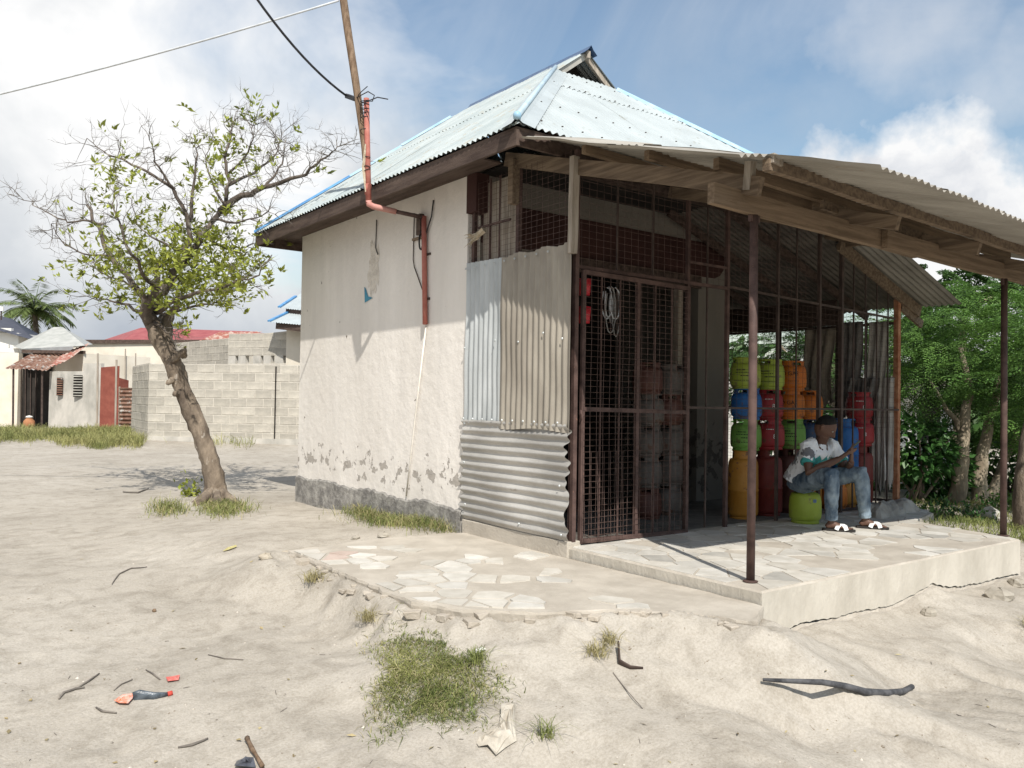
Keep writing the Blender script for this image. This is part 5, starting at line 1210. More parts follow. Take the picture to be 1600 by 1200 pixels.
# ------------------------------------------------------------------ the tree beside the shop
def make_tree():
    rs = random.Random(21); nr = np.random.RandomState(4); D0 = 11.34
    base = on_g(338, 786)
    T = thing('small_tree', base, 'half bare tree with leaning forked trunk and sparse yellow green leaves beside the shop', 'tree')
    def P(u, v, dd=0): return at(u, v, D0+dd)
    tr = MB()
    trunk = [base+Vector((0, 0, -.12)), P(340, 783), P(337, 765), P(332, 735), P(324, 705, .02), P(309, 665, .04), P(294, 630, .05), P(280, 597, .04), P(274, 577, .02), P(266, 555), P(250, 532), P(242, 514), P(238, 500)]
    tr.tube(trunk, [.25, .19, .145, .130, .126, .122, .118, .116, .124, .12, .122, .118, .09], 14)
    # root flare, knots and the pruned stub half way
    for a in range(6):
        t = a*1.05+.3; tr.tube([P(336, 762), base+Vector((.22*math.cos(t), .22*math.sin(t), .04)), base+Vector((.36*math.cos(t), .36*math.sin(t), -.05))], [.07, .06, .02], 7)
    tr.tube([P(272, 590, -.05), P(264, 597, -.09), P(260, 603, -.11)], [.06, .045, .03], 8); tr.tube([P(282, 556, -.05), P(292, 553, -.1)], [.08, .06], 8); tr.tube([P(278, 612, -.06), P(270, 620, -.10)], [.05, .035], 8)
    tr.tube([P(266, 560, .05), P(262, 535, .10), P(259, 512, .12), P(266, 490, .15), P(282, 470, .2)], [.10, .085, .075, .06, .045], 10)
    tr.tube([P(264, 566, -.08), P(285, 552, -.14), P(291, 540, -.16)], [.08, .05, .03], 8)
    trunk_o = tr.build('trunk', BARK, T, True)
    d = trunk_o.modifiers.new('sub', 'SUBSURF'); d.levels = 2; d.render_levels = 2
    tx = bpy.data.textures.new('barkn', 'CLOUDS'); tx.noise_scale = .09; dm = trunk_o.modifiers.new('disp', 'DISPLACE'); dm.texture = tx; dm.strength = .075; dm.mid_level = .5
    limbs = [  # (pixels with depth offset, r0, r1, leafiness)
     ([(238,505,0),(228,490,-.1),(234,468,-.2),(252,455,-.25),(262,446,-.25),(272,425,-.2),(300,395,-.1),(316,368,0),(330,345,.05),(352,322,.1),(357,285,.15),(350,245,.2),(360,215,.3),(366,188,.3)], .105, .008, 1),
     ([(345,328,.1),(378,308,0),(412,294,-.15),(450,281,-.3),(478,271,-.4),(502,252,-.5),(520,238,-.55),(531,228,-.6)], .055, .004, .2),
     ([(240,500,.05),(246,470,.1),(246,440,.1),(249,412,.05)], .055, .038, 0),
     ([(232,480,0),(205,440,.2),(172,400,.4),(160,372,.5),(148,345,.55),(136,320,.6)], .05, .02, .7),
     ([(160,350,.5),(128,345,.6),(98,346,.7),(72,330,.7),(45,318,.8),(22,300,.8)], .02, .003, .12),
     ([(172,400,.4),(140,398,.2),(110,390,.1),(92,372,0),(80,350,-.1)], .018, .003, .15),
     ([(280,418,-.2),(298,372,-.3),(292,335,-.35),(270,296,-.35),(232,270,-.3),(192,252,-.2),(160,235,-.1),(136,216,-.1)], .045, .004, .45),
     ([(295,350,-.3),(300,310,-.2),(306,260,-.1),(309,232,0),(304,212,0)], .03, .004, .8),
     ([(246,490,0),(275,470,-.4),(318,455,-.7),(360,445,-.9),(400,428,-1.0),(425,398,-1.0)], .04, .004, 1),
     ([(240,500,0),(260,490,.5),(300,480,.9),(345,470,1.1),(375,440,1.2)], .04, .004, .9),
     ([(230,490,0),(200,478,.4),(165,470,.6),(140,462,.7)], .03, .004, .9),
     ([(252,460,-.2),(225,430,-.6),(205,395,-.9),(190,360,-1.0),(175,320,-1.0),(185,285,-.9)], .035, .004, .7),
     ([(357,290,.1),(395,270,.4),(425,250,.6),(436,228,.7),(444,205,.7)], .028, .003, .25),
     ([(412,294,-.15),(432,270,0),(445,250,.1),(432,232,.1),(425,205,.2)], .022, .003, .15),
     ([(270,296,-.35),(250,262,-.5),(238,235,-.6),(232,212,-.6)], .02, .003, .4),
     ([(357,270,.15),(390,235,0),(396,212,-.1),(392,188,-.1)], .02, .003, .6),
     ([(238,500,0),(262,520,-.3),(280,528,-.5)], .03, .004, .5),
     ([(316,368,0),(345,385,.3),(372,395,.5),(395,380,.6)], .03, .004, .8),
     ([(300,395,-.1),(265,385,.4),(235,370,.8),(215,350,1.0),(205,310,1.0)], .03, .004, .8),
     ([(330,345,0),(370,348,-.5),(400,340,-.8),(430,335,-1.0)], .022, .003, .5),
     ([(352,322,.1),(330,285,.6),(320,245,.8),(335,215,.9)], .022, .003, .6),
     ([(234,468,-.2),(215,450,-.5),(180,435,-.8),(150,420,-.9)], .03, .003, 1),
    ]
    br, tw = MB(), MB(); LP, LD = [], []
    def twig(p, d, L, r, lev, leafy):
        n = 3; pts = [p]; q = p.copy(); dd = d.copy()
        for i in range(n):
            dd = (dd+Vector((rs.gauss(0, .32), rs.gauss(0, .32), rs.gauss(.05, .28)))).normalized(); q = q+dd*(L/n); pts.append(q.copy())
        tw.tube(pts, [r*(1-.75*i/n) for i in range(n+1)], 4, cap=False)
        if lev > 0:
            for k in range(rs.choice((2, 3, 3))):
                i = rs.randint(1, n); s_ = (dd+Vector((rs.gauss(0, .8), rs.gauss(0, .8), rs.gauss(.1, .6)))).normalized(); twig(pts[i], s_, L*rs.uniform(.45, .75), r*.55, lev-1, leafy)
        if lev <= 1 and rs.random() < leafy:
            k0 = rs.randint(4, 8)
            for _ in range(k0):
                LP.append(pts[n]-dd*rs.uniform(0, .07)+Vector((rs.gauss(0, .012), rs.gauss(0, .012), rs.gauss(0, .012)))); LD.append((dd*.5+Vector((rs.gauss(0, .6), rs.gauss(0, .6), rs.gauss(.45, .4)))).normalized())
    for pix, r0, r1, leafy in limbs:
        pts = [P(*p) for p in pix]; m = len(pts)
        fine = []
        for i in range(m-1):
            for k in range(3): fine.append(pts[i].lerp(pts[i+1], k/3)+Vector((rs.gauss(0, .014), rs.gauss(0, .014), rs.gauss(0, .014))))
        fine.append(pts[-1]); n = len(fine)
        br.tube(fine, [r0+(r1-r0)*(i/(n-1))**.7 for i in range(n)], 8 if r0 > .03 else 6)
        if leafy == 0: continue
        for i in range(2, n):
            frac = i/n
            if r0+(r1-r0)*frac**.7 > .06: continue
            for _ in range(2 if rs.random() < .55 else 1):
                d_ = (fine[i]-fine[i-1]).normalized(); s_ = (d_*.6+Vector((rs.gauss(0, .7), rs.gauss(0, .7), rs.gauss(.2, .6)))).normalized()
                z = fine[i].z; low = 1.0 if z < 3.2 else (.42 if z < 3.9 else .34)
                twig(fine[i], s_, rs.uniform(.18, .44), .0062, 2, leafy*low*.27)
    br.build('limb', mat('limb_bark', (.07, .056, .046), (.16, .13, .105), 5, .95, .02, 20, speck=(5, .60, (.34, .31, .27))), T, True); tag(tw.build('twigs', TWIG, T), None, kind='stuff')
    # extra leafy shoots in the heart of the crown
    for _ in range(520):
        u, v = rs.choice((rs.gauss(268, 62), rs.gauss(280, 50), rs.gauss(345, 25))), rs.gauss(428, 36)
        if rs.random() < .09: u, v = rs.gauss(345, 30), rs.gauss(262, 38)
        elif rs.random() < .06: u, v = rs.gauss(185, 22), rs.gauss(285, 18)
        if v > 492: continue
        p = P(u, v, rs.gauss(0, .55)); d = Vector((rs.gauss(0, .6), rs.gauss(0, .6), rs.uniform(.2, 1))).normalized()
        tw2 = p
        for k in range(rs.randint(5, 10)):
            q = p+d*(.03*k); LP.append(q); LD.append((d*.5+Vector((rs.gauss(0, .8), rs.gauss(0, .8), rs.gauss(.1, .5)))).normalized())
    n = len(LP); LPa = np.array([tuple(p) for p in LP]); LDa = np.array([tuple(p) for p in LD]); Nn = rand_dirs(n, nr)+np.array([0, 0, .9])
    Vv, Ff = leaf_quads(LPa, LDa, Nn, nr.uniform(.055, .12, n), nr.uniform(.024, .046, n))
    o = arrays('crown', Vv, Ff, LEAF, T); tag(o, None, kind='stuff')
    return base
tree_base = make_tree()

# ------------------------------------------------------------------ feathery trees and shrubs on the garden side
def frond_template(nr):
    Pq, Dq = [], []
    L = .55
    for k in range(8):
        s = .10+.45*k/8; ln = .20*(1-.5*abs(k/8-.35))
        for sg in (-1, 1):
            d = np.array([.62, sg*.78, -.05]); b = np.array([s, 0, -.10*s*s/.3])
            for q in range(6):
                c = b+d*ln*(q+.6)/6; c[2] -= .05*((q+.5)/6)**2
                for s2 in (-1, 1): Pq.append(c); Dq.append(np.array([.75, sg*.35+s2*.9*.62, -.08]))
    for q in range(4): Pq.append(np.array([.55+.02*q, 0, -.1])); Dq.append(np.array([1, .5*(-1)**q, -.2]))
    return np.array(Pq), np.array(Dq)
def feather_crown(name, ells, nf, mt, parent, seed, ls=.034, drop=.35):
    nr = np.random.RandomState(seed); Pq, Dq = frond_template(nr); n = len(Pq); AV = []; w = np.array([e[1][0]*e[1][1]*e[1][2] for e in ells])**.67; w /= w.sum()
    for f in range(nf):
        c, r = ells[nr.choice(len(ells), p=w)]; v = nr.normal(size=3); v /= np.linalg.norm(v); rad = nr.uniform(.35, 1.0)**.55
        pos = np.array(c)+v*np.array(r)*rad; a = math.atan2(v[1], v[0])+nr.normal(0, .7); tilt = nr.normal(-.1, .35)-.25*max(0, -v[2]); sc = nr.uniform(.7, 1.25)
        fx = np.array([math.cos(a)*math.cos(tilt), math.sin(a)*math.cos(tilt), math.sin(tilt)]); fy = np.array([-math.sin(a), math.cos(a), nr.normal(0, .25)]); fy -= fx*fx.dot(fy); fy /= np.linalg.norm(fy); fz = np.cross(fx, fy)
        R = np.stack([fx, fy, fz], 1); P_ = pos+(Pq*sc)@R.T; D_ = Dq@R.T+nr.normal(0, .18, (n, 3)); N_ = np.tile(fz, (n, 1))+nr.normal(0, .35, (n, 3))
        V, F = leaf_quads(P_, D_, N_, nr.uniform(.8, 1.2, n)*ls*sc, nr.uniform(.8, 1.2, n)*ls*.52*sc, .08); AV.append(V)
    V = np.concatenate(AV); o = arrays(name, V, np.arange(len(V)).reshape(-1, 4), mt, parent); tag(o, None, kind='stuff'); return o
def garden():
    def stems(T, L, m=BARK_P):
        for pts, r0, r1 in L:
            k = len(pts); mb = MB(); rs = random.Random(k*7+int(r0*1000)); fine = []
            for i in range(k-1):
                for q in range(3): fine.append(pts[i].lerp(pts[i+1], q/3)+Vector((rs.gauss(0, .012), rs.gauss(0, .012), 0)))
            fine.append(pts[-1]); n = len(fine); mb.tube(fine, [r0+(r1-r0)*i/(n-1) for i in range(n)], 10).build('trunk', m, T, True)
    G = 'feathery trees on the garden side'
    b = gp(1505, 11.6, 795); T = thing('feathery_tree', b, 'feathery green tree with pale forked trunks standing right of the cage', 'tree', G)
    stems(T, [([gp(1494, 11.5)-Vector((0, 0, .1)), at(1500, 740, 11.5), at(1506, 680, 11.6), at(1514, 610, 11.8), at(1500, 540, 11.9)], .125, .03), ([gp(1528, 11.7)-Vector((0, 0, .1)), at(1530, 745, 11.7), at(1540, 690, 11.8), at(1552, 630, 11.9), at(1570, 550, 12)], .12, .03),
              ([at(1506, 690, 11.6), at(1480, 640, 11.7), at(1450, 590, 11.9)], .05, .012), ([gp(1545, 11.9)-Vector((0, 0, .1)), at(1560, 740, 12), at(1585, 690, 12.3), at(1610, 620, 12.5)], .085, .02)])
    feather_crown('crown', [(at(1490, 545, 12.2), (1.25, 1.2, .75)), (at(1580, 560, 12.4), (1.2, 1.2, .85)), (at(1440, 580, 12.5), (.75, .8, .55)), (at(1530, 480, 12.8), (1.1, 1.1, .4)), (at(1570, 650, 12.8), (.9, .9, .5))], 760, LEAF_M, T, 11)
    b = gp(1604, 9.6); T = thing('feathery_tree', b, 'tree trunk with furrowed bark and feathery leaves at the right edge behind the post', 'tree', G)
    stems(T, [([b-Vector((0, 0, .1)), at(1602, 760, 9.6), at(1606, 690, 9.65), at(1622, 600, 9.8), at(1640, 500, 10)], .14, .05)], BARK)
    feather_crown('crown', [(at(1690, 560, 10.3), (.85, .9, .9)), (at(1650, 640, 10.2), (.35, .4, .35))], 200, LEAF_M, T, 12)
    b = gp(1500, 18); T = thing('tall_tree', b, 'taller dark leaved tree rising behind the feathery tree under the awning beam', 'tree', G)
    stems(T, [([b-Vector((0, 0, .1)), at(1500, 600, 18), at(1505, 500, 18), at(1520, 450, 18)], .14, .03), ([at(1505, 500, 18), at(1450, 440, 18), at(1415, 423, 18)], .05, .01), ([at(1512, 480, 18), at(1580, 452, 18.2)], .05, .01)])
    feather_crown('crown', [(at(1460, 432, 18), (1.0, .8, .16)), (at(1540, 440, 18), (1.0, .8, .22)), (at(1600, 455, 18.5), (.9, .8, .3)), (at(1520, 520, 18.6), (2.0, 1.2, 1.0))], 330, LEAF_D, T, 13, .075)
    b = gp(1300, 15.5); T = thing('feathery_tree', b, 'broad feathery tree seen through the right side of the cage', 'tree', G)
    stems(T, [([b-Vector((0, 0, .1)), at(1305, 690, 15.5), at(1300, 600, 15.6), at(1310, 520, 15.8)], .12, .03), ([at(1302, 640, 15.5), at(1250, 580, 15.6), at(1220, 540, 15.6)], .06, .02)])
    feather_crown('crown', [(at(1230, 560, 15.3), (1.3, 1.2, .8)), (at(1340, 560, 15.6), (1.3, 1.2, .9)), (at(1180, 590, 16), (1.1, 1, .7))], 420, LEAF_D, T, 14, .045)
    # broad-leaved bushes below
    nr = np.random.RandomState(5)
    GB = 'dark bushes behind the verandah'
    for k, (u, v, d, r, n, lab) in enumerate(((1428, 700, 11.6, .55, 900, 'dark broad leaved bush just right of the rusty corner post'), (1462, 735, 12.0, .5, 800, 'dark leafy bush at the foot of the pale forked trunks'), (1330, 720, 14, .8, 900, 'shadowy bush behind the red cylinders and side bars'), (1225, 660, 14.5, .8, 900, 'bush behind the stacked cylinders seen through the mesh'), (1575, 720, 13.5, .7, 800, 'bush with light leaves between the trunks at the right edge'), (1640, 700, 12.5, .7, 600, 'leafy bush beyond the right edge trunk'))):
        c = np.array(at(u, v, d)); b = gp(u, d); T = thing('bush', b, lab, 'bush', GB)
        mb = MB(); rs = random.Random(k)
        for q in range(6):
            e = Vector(c)+Vector((rs.gauss(0, r*.5), rs.gauss(0, r*.5), rs.uniform(0, r*.6))); mb.tube([b+Vector((rs.gauss(0, .08), rs.gauss(0, .08), -.05)), b.lerp(e, .5)+Vector((rs.gauss(0, .08), rs.gauss(0, .08), .05)), e], [.022, .015, .005], 5)
        mb.build('stem', BARK, T)
        v_ = rand_dirs(n, nr); rad = nr.uniform(.3, 1, n)**.5; P_ = c+v_*rad[:, None]*np.array([r, r, r*.85]); P_[:, 2] = np.maximum(P_[:, 2], b.z+.03)
        D_ = v_*np.array([1, 1, .3])+nr.normal(0, .5, (n, 3))+np.array([0, 0, -.3]); N_ = rand_dirs(n, nr)*.7+np.array([0, 0, 1.])
        V, F = leaf_quads(P_, D_, N_, nr.uniform(.10, .2, n), nr.uniform(.05, .1, n), .12); tag(arrays('foliage', V, F, LEAF_B if k != 4 else LEAF_M, T), None, kind='stuff')
    # undergrowth and grass along the verandah's right edge
    P_ = []
    rs = random.Random(44)
    while len(P_) < 6500:
        u, v = rs.uniform(1425, 1680), rs.uniform(742, 842); p = on_z(u, v, -.1)
        if p.x < 4.1+.25*max(0, p.y) and p.y < 1.4 and p.x < 4.05: continue
        if p.x < 5.5 and 1.3 < p.y: continue
        if p.x > 30: continue
        P_.append((p.x, p.y, gz(p.x, p.y)))
    P_ = np.array(P_); n = len(P_); V, F = blades(P_, nr.uniform(.03, .13, n), nr.uniform(.004, .009, n), 1.0, nr)
    tag(arrays('garden_grass', V, F, GRASS), 'short green grass and weeds beyond the right edge of the verandah', 'grass', kind='stuff')
    for k, (u, v, lab) in enumerate(((1470, 800, 'low leafy weed at the foot of the bush right of the cage'), (1445, 808, 'small weed growing beside the concrete lump'), (1515, 806, 'leafy weed in front of the pale trunks'), (1562, 790, 'weed clump just left of the right pipe post'))):
        b = on_z(u, v, -.1); b.z = gz(b.x, b.y); T = thing('weed', b, lab, 'weed', 'weeds along the verandah edge'); n = 130
        P2 = np.array(b)+np.abs(nr.normal(0, 1, (n, 3)))*np.array([.0, .0, .11])+nr.normal(0, 1, (n, 3))*np.array([.13, .13, 0]); D2 = nr.normal(0, .6, (n, 3))+np.array([0, 0, .3])
        V, F = leaf_quads(P2, D2, rand_dirs(n, nr)+np.array([0, 0, 1]), nr.uniform(.05, .10, n), nr.uniform(.022, .045, n)); tag(arrays('foliage', V, F, LEAF_M if k % 2 else LEAF_B, T), None, kind='stuff')
        mb = MB(); rs = random.Random(k)
        for q in range(8): mb.tube([b+Vector((rs.gauss(0, .05), rs.gauss(0, .05), -.02)), b+Vector((rs.gauss(0, .12), rs.gauss(0, .12), rs.uniform(.1, .22)))], [.005, .002], 4)
        mb.build('stem', TWIG, T)
    for k, (u, v, s, lab) in enumerate(((1548, 802, .16, 'pale angular stone lying in the grass behind the right post'), (1496, 830, .06, 'small white stone at the verandah\'s right edge'))):
        b = on_z(u, v, -.1); b.z = gz(b.x, b.y); rock(b, s, lab, MARBLE)
    # white house and wall glimpsed between the leaves
    W = thing('white_house', gp(1420, 19), 'white walled house glimpsed through the leaves right of the cage', 'house')
    a, c = gp(1375, 19), gp(1500, 21); dirv = (c-a).normalized(); nrm = Vector((-dirv.y, dirv.x, 0)); bk = nrm if nrm.dot(FWD) > 0 else -nrm
    zt_ = at(1420, 585, 19).z
    mb = MB(); vs = [a, c, c+bk*5, a+bk*5]; mb.add([(p.x, p.y, -.3) for p in vs]+[(p.x, p.y, zt_) for p in vs], [(0, 1, 5, 4), (1, 2, 6, 5), (2, 3, 7, 6), (3, 0, 4, 7), (4, 5, 6, 7)]); mb.build('wall', WHITE, W)
    mid = a.lerp(c, .45)-bk*.03; mb = MB(); 
    for p in (mid,): mb.beam(Vector((p.x, p.y, .9)), Vector((p.x, p.y, .9))+dirv*.9, .06, 1.0); 
    mb.build('window', DARK, W)
    r0 = [p-bk*.5 if i < 2 else p+bk*.5 for i, p in enumerate(vs)]; ce = (vs[0]+vs[1]+vs[2]+vs[3])/4
    MB().add([(p.x, p.y, zt_-.05) for p in r0]+[(ce.x, ce.y, zt_+1.2)], [(0, 1, 4), (1, 2, 4), (2, 3, 4), (3, 0, 4)]).build('roof', GREYROOF, W)
    # far belt of trees closing the view
    nr = np.random.RandomState(9); n = 16000; u = nr.uniform(900, 2300, n); dd = nr.uniform(30, 40, n); hh = 3.2+1.3*fbm(u*.011, dd*.1, 4, 3)
    base = np.array([tuple(at(a_, 630, b_)) for a_, b_ in zip(u, dd)]); base[:, 2] = -.2+nr.uniform(0, 1, n)**.8*hh
    V, F = leaf_quads(base, rand_dirs(n, nr)+np.array([0, 0, -.3]), rand_dirs(n, nr)+np.array([0, 0, .7]), nr.uniform(.4, .7, n), nr.uniform(.25, .45, n)); tag(arrays('far_tree_belt', V, F, LEAF_D), 'distant belt of green trees behind the gardens', 'trees', kind='stuff')
def rock(b, s, lab, m, group=None, flat=.6, seed=None):
    rs = random.Random(seed if seed is not None else int(abs(b.x*991+b.y*577)*10)); mb = MB(); vs, fs = [], []; n, k_ = 8, 5
    for i in range(k_+1):
        th = math.pi*i/k_
        for k in range(n):
            ph = 2*math.pi*k/n; q = s*rs.uniform(.75, 1.15); vs.append((b.x+q*math.sin(th)*math.cos(ph), b.y+q*.8*math.sin(th)*math.sin(ph), b.z+s*flat*.35+q*flat*math.cos(th)))
    for i in range(k_):
        for k in range(n): fs.append((i*n+k, (i+1)*n+k, (i+1)*n+(k+1) % n, i*n+(k+1) % n))
    o = mb.add(vs, fs).build('stone', m, None, org=b); return tag(o, lab, 'stone', group)
garden()

# ------------------------------------------------------------------ yard and houses at the left
def quad_box(name, p0, p1, th, z0, z1, m, parent, away=1, zt1=None):
    """upright wall slab from p0 to p1, th thick on the far side"""
    p0, p1 = Vector((p0.x, p0.y, 0)), Vector((p1.x, p1.y, 0)); d = (p1-p0).normalized(); n = Vector((-d.y, d.x, 0)); n = n if n.dot(FWD) > 0 else -n; n *= away
    q = [p0, p1, p1+n*th, p0+n*th]; zt1 = z1 if zt1 is None else zt1; zz = [z1, zt1, zt1, z1]
    return MB().add([(p.x, p.y, z0) for p in q]+[(p.x, p.y, z) for p, z in zip(q, zz)], [(0, 3, 2, 1), (4, 5, 6, 7), (0, 1, 5, 4), (1, 2, 6, 5), (2, 3, 7, 6), (3, 0, 4, 7)]).build(name, m, parent)
def block_face(parent, p0, p1, z0, z1, bw, bh, seed, skip=None):
    rs = random.Random(seed); p0, p1 = Vector((p0.x, p0.y, 0)), Vector((p1.x, p1.y, 0)); d = (p1-p0).normalized(); n = Vector((-d.y, d.x, 0)); n = n if n.dot(FWD) > 0 else -n
    L = (p1-p0).length; j = .016; me_cache = {}
    def bmesh_(w):
        w = round(w, 3)
        if w not in me_cache:
            b = .008; hw, hh, dp = w/2, (bh-j)/2, .010
            v = [(-hw, 0, -hh), (hw, 0, -hh), (hw, 0, hh), (-hw, 0, hh), (-hw+b, -dp, -hh+b), (hw-b, -dp, -hh+b), (hw-b, -dp, hh-b), (-hw+b, -dp, hh-b)]
            me = bpy.data.meshes.new('block'); me.from_pydata(v, [], [(4, 5, 6, 7), (0, 1, 5, 4), (1, 2, 6, 5), (2, 3, 7, 6), (3, 0, 4, 7)]); me.materials.append(BLOCK); me_cache[w] = me
        return me_cache[w]
    ang = math.atan2(d.y, d.x); r = 0; z = z0
    if Vector((math.sin(ang), -math.cos(ang), 0)).dot(n) > 0: ang += math.pi
    while z+bh*.6 < z1:
        x = -(bw/2 if r % 2 else 0); 
        while x < L-.03:
            a, b_ = max(0, x), min(L, x+bw); w = b_-a-j
            if w > .06 and not (skip and skip((a+b_)/2, z+bh/2)):
                c = p0+d*((a+b_)/2)-n*(rs.uniform(-.004, .004)); o = bpy.data.objects.new('block', bmesh_(w)); COL.objects.link(o); o.parent = parent
                o.location = Vector((c.x, c.y, z+bh/2))-ORG[parent.name]; o.rotation_euler = (0, 0, ang)
            x += bw
        z += bh; r += 1
def ztop(u, v, d): return at(u, v, d).z
def left_side():
    # near block wall with a return at its left end
    p0, p1, p2 = gp(231, 24, 680), gp(480, 23.3, 683), gp(205, 27, 676); z1 = ztop(231, 568, 24); W = thing('block_wall', p0, 'unplastered grey concrete block wall behind the small tree', 'wall')
    quad_box('mortar_core', p0, p1, .14, -.3, z1, MORTAR, W); quad_box('mortar_core', p2, p0, .14, -.3, z1+.02, MORTAR, W)
    nc = 9; bh = (z1+.06)/nc
    block_face(W, p0, p1, -.06, z1+.01, .50, bh, 3); block_face(W, p2, p0, -.06, z1+.01, .50, bh, 4)
    quad_box('footing', p0-Vector((0, 0, 0)), p1, .05, -.3, .02, RENDER_G, W, -1)
    a = p0.lerp(p1, .80); quad_box('pier', a, p0.lerp(p1, .805), .05, -.05, z1-.05, DARK, W, -1)
    # unfinished block house behind it
    d = 28.5; q0, q1, q2 = gp(355, d), gp(490, d-1.5), gp(262, d+3.5); H = thing('block_house', q0, 'roofless grey block house rising behind the block wall', 'house')
    zl, zh = ztop(355, 568, d), ztop(355, 527, d); zr = ztop(480, 512, d-1.5); zb = ztop(355, 556, d)
    quad_box('wall', q0, q1, .2, -.3, zl, MORTAR, H); quad_box('wall', q0, q1, .2, zb, zh, MORTAR, H, 1, zr)
    for f in (0.0, .12, .30, .42, .56, .68, .82, .92): quad_box('pier', q0.lerp(q1, f), q0.lerp(q1, f+.085), .18, zl, zb, RENDER_G, H)
    block_face(H, q0, q1, zb+.01, zh+.05, .5, .25, 6)
    zq = ztop(280, 537, d+3.5); quad_box('wall', q2, q0, .2, -.3, zq, MORTAR, H); block_face(H, q2, q0, zq-1.0, zq, .5, .25, 7)
    # long cream house with red hip roof
    d = 41; a, b = gp(112, d), gp(372, d-2); H = thing('cream_house', a, 'long cream walled house with dull red hip roof behind the yard', 'house')
    zt_ = ztop(240, 538, d); quad_box('wall', a, b, 5, -.3, zt_, CREAM, H); quad_box('eave_board', a-RGT*.3, b+RGT*.3, .1, zt_-.02, zt_+.16, FASCIA, H, -1)
    def roof(pts, m, nm='roof'): return MB().add(pts, [(0, 1, 2, 3)]).build(nm, m, H)
    ea, eb = at(182, 538, d-.3), at(420, 530, d-1.5); ra, rb = at(220, 512, d+3.5), at(400, 518, d+3)
    mb = MB(); ea2, eb2 = at(150, 535, d+8), at(440, 527, d+8); mb.add([ea, eb, rb, ra, ea2, eb2], [(0, 1, 2, 3), (0, 3, 4), (1, 5, 2), (3, 2, 5, 4)]); mb.build('roof', REDROOF, H)
    m = MB(); o_, e_ = at(298, 539, d-2.2), at(366, 538, d-2.2); up = at(345, 519, d-.2)-at(298, 539, d-2.2); ln = up.length; U = (e_-o_); corr(m, o_, U, up, 0, U.length, lambda u: (0, ln*1.0), .03, .25, 2, 6, .004, 2, (0, 0, 1)); m.build('roof_sheet', RUSTROOF, H, True)
    for u in (196, 212): MB().tube([gp(u, 34), at(u, 545 if u == 196 else 552, 34)], .025, 6).build('stick', WOOD_G, H)
    # small shop with rusty awning and pale grey hip roof
    d = 33; a, b = gp(26, d), gp(128, d-.5); H = thing('small_shop', a, 'small dark fronted shop under a rusty tin awning and pale hip roof', 'building')
    zt_ = ztop(70, 552, d); quad_box('wall', gp(-4, d), gp(27, d), 3, -.3, zt_, CREAM, H); quad_box('wall', gp(76, d+.6), b, 3, -.3, zt_, CREAM, H); quad_box('opening_shade', gp(27, d+.3), gp(76, d+.3), .1, -.3, zt_, DARK, H)  # near-black slab paints the shade in the shop's open front
    for u in (33, 40, 48, 56): MB().tube([gp(u, d+.2), at(u, 560, d+.2)], .02, 5).build('bar', STEEL_D, H)
    ap = [at(34, 545, d-.5), at(133, 540, d-.5), at(98, 511, d+2.5), at(84, 511, d+2.5), at(20, 542, d+6), at(145, 538, d+6)]
    MB().add(ap, [(0, 1, 2, 3), (0, 3, 4), (1, 5, 2), (3, 2, 5, 4)]).build('roof', GREYROOF, H); quad_box('eave_board', at(34, 545, d-.5), at(133, 540, d-.5), .05, zt_-.02, zt_+.1, FASCIA, H)
    m = MB(); o_ = at(8, 575, d-2.6); U = at(72, 579, d-2.6)-o_; V_ = at(58, 549, d)-o_; V2 = V_.copy(); corr(m, o_, U, V_, 0, U.length, lambda u: (0, V2.length), .02, .16, 3, 6, .012, 5, (0, 0, 1)); m.build('awning_sheet', RUST, H, True)
    m = MB(); o_ = at(66, 578, d-2.2); U = at(100, 566, d-2.2)-o_; V_ = at(108, 548, d)-o_; V3 = V_.copy(); corr(m, o_, U, V_, 0, U.length, lambda u: (0, V3.length), .02, .16, 3, 6, .012, 6, (0, 0, 1)); m.build('awning_sheet', RUSTROOF, H, True)
    for u in (21, 66): MB().tube([gp(u, d-2.4), at(u, 574, d-2.4)], .035, 6).build('post', STEEL_D, H)
    # grey-white lean roof between it and the left house
    MB().add([at(-40, 572, d+1), at(36, 576, d+1), at(44, 552, d+3), at(-30, 548, d+3)], [(0, 1, 2, 3)]).build('roof', GREYROOF, H)
    p = gp(46, d-1.4); mb = MB().lathe([(0, 0), (.14, 0), (.20, .12), (.19, .26), (.10, .36), (.10, .40), (.0, .40)], 14, p); o = mb.build('clay_pot', mat('terracotta', (.34, .15, .07), (.42, .2, .1), 6), None, True, org=p); tag(o, 'round orange clay pot with white lid in front of the small shop', 'pot')
    MB().lathe([(0, .39), (.13, .39), (.11, .44), (0, .47)], 12, p).build('lid', WHITE, o, True)
    # low rendered fence wall with two louvred vents
    d = 31; a, b = gp(76, d), gp(156, d-1); H = thing('fence_wall', a, 'grey rendered yard wall with two louvred vents', 'wall')
    z1 = ztop(76, 580, d); z2 = ztop(140, 568, d-.6); quad_box('wall', a, gp(128, d-.65), .15, -.3, z1, RENDER_G, H); quad_box('wall', gp(128, d-.65), b, .15, -.3, z2, RENDER_G, H)
    for (u0, u1, v0, v1, m_) in ((88, 97, 590, 618, RUST), (114, 128, 586, 620, ZINC)):
        dd = d-.65*(u0-76)/52-.16; quad_box('vent_recess', gp(u0, dd), gp(u1, dd), .02, ztop(u0, v1, dd), ztop(u0, v0, dd), DARK, H, -1)
        k = 8
        for i in range(k):
            zc = ztop(u0, v1-(v1-v0)*(i+.5)/k, dd); MB().beam(Vector((*gp(u0, dd-.05).xy, zc)), Vector((*gp(u1, dd-.05).xy, zc)), .06, .035).build('slat', m_, H)
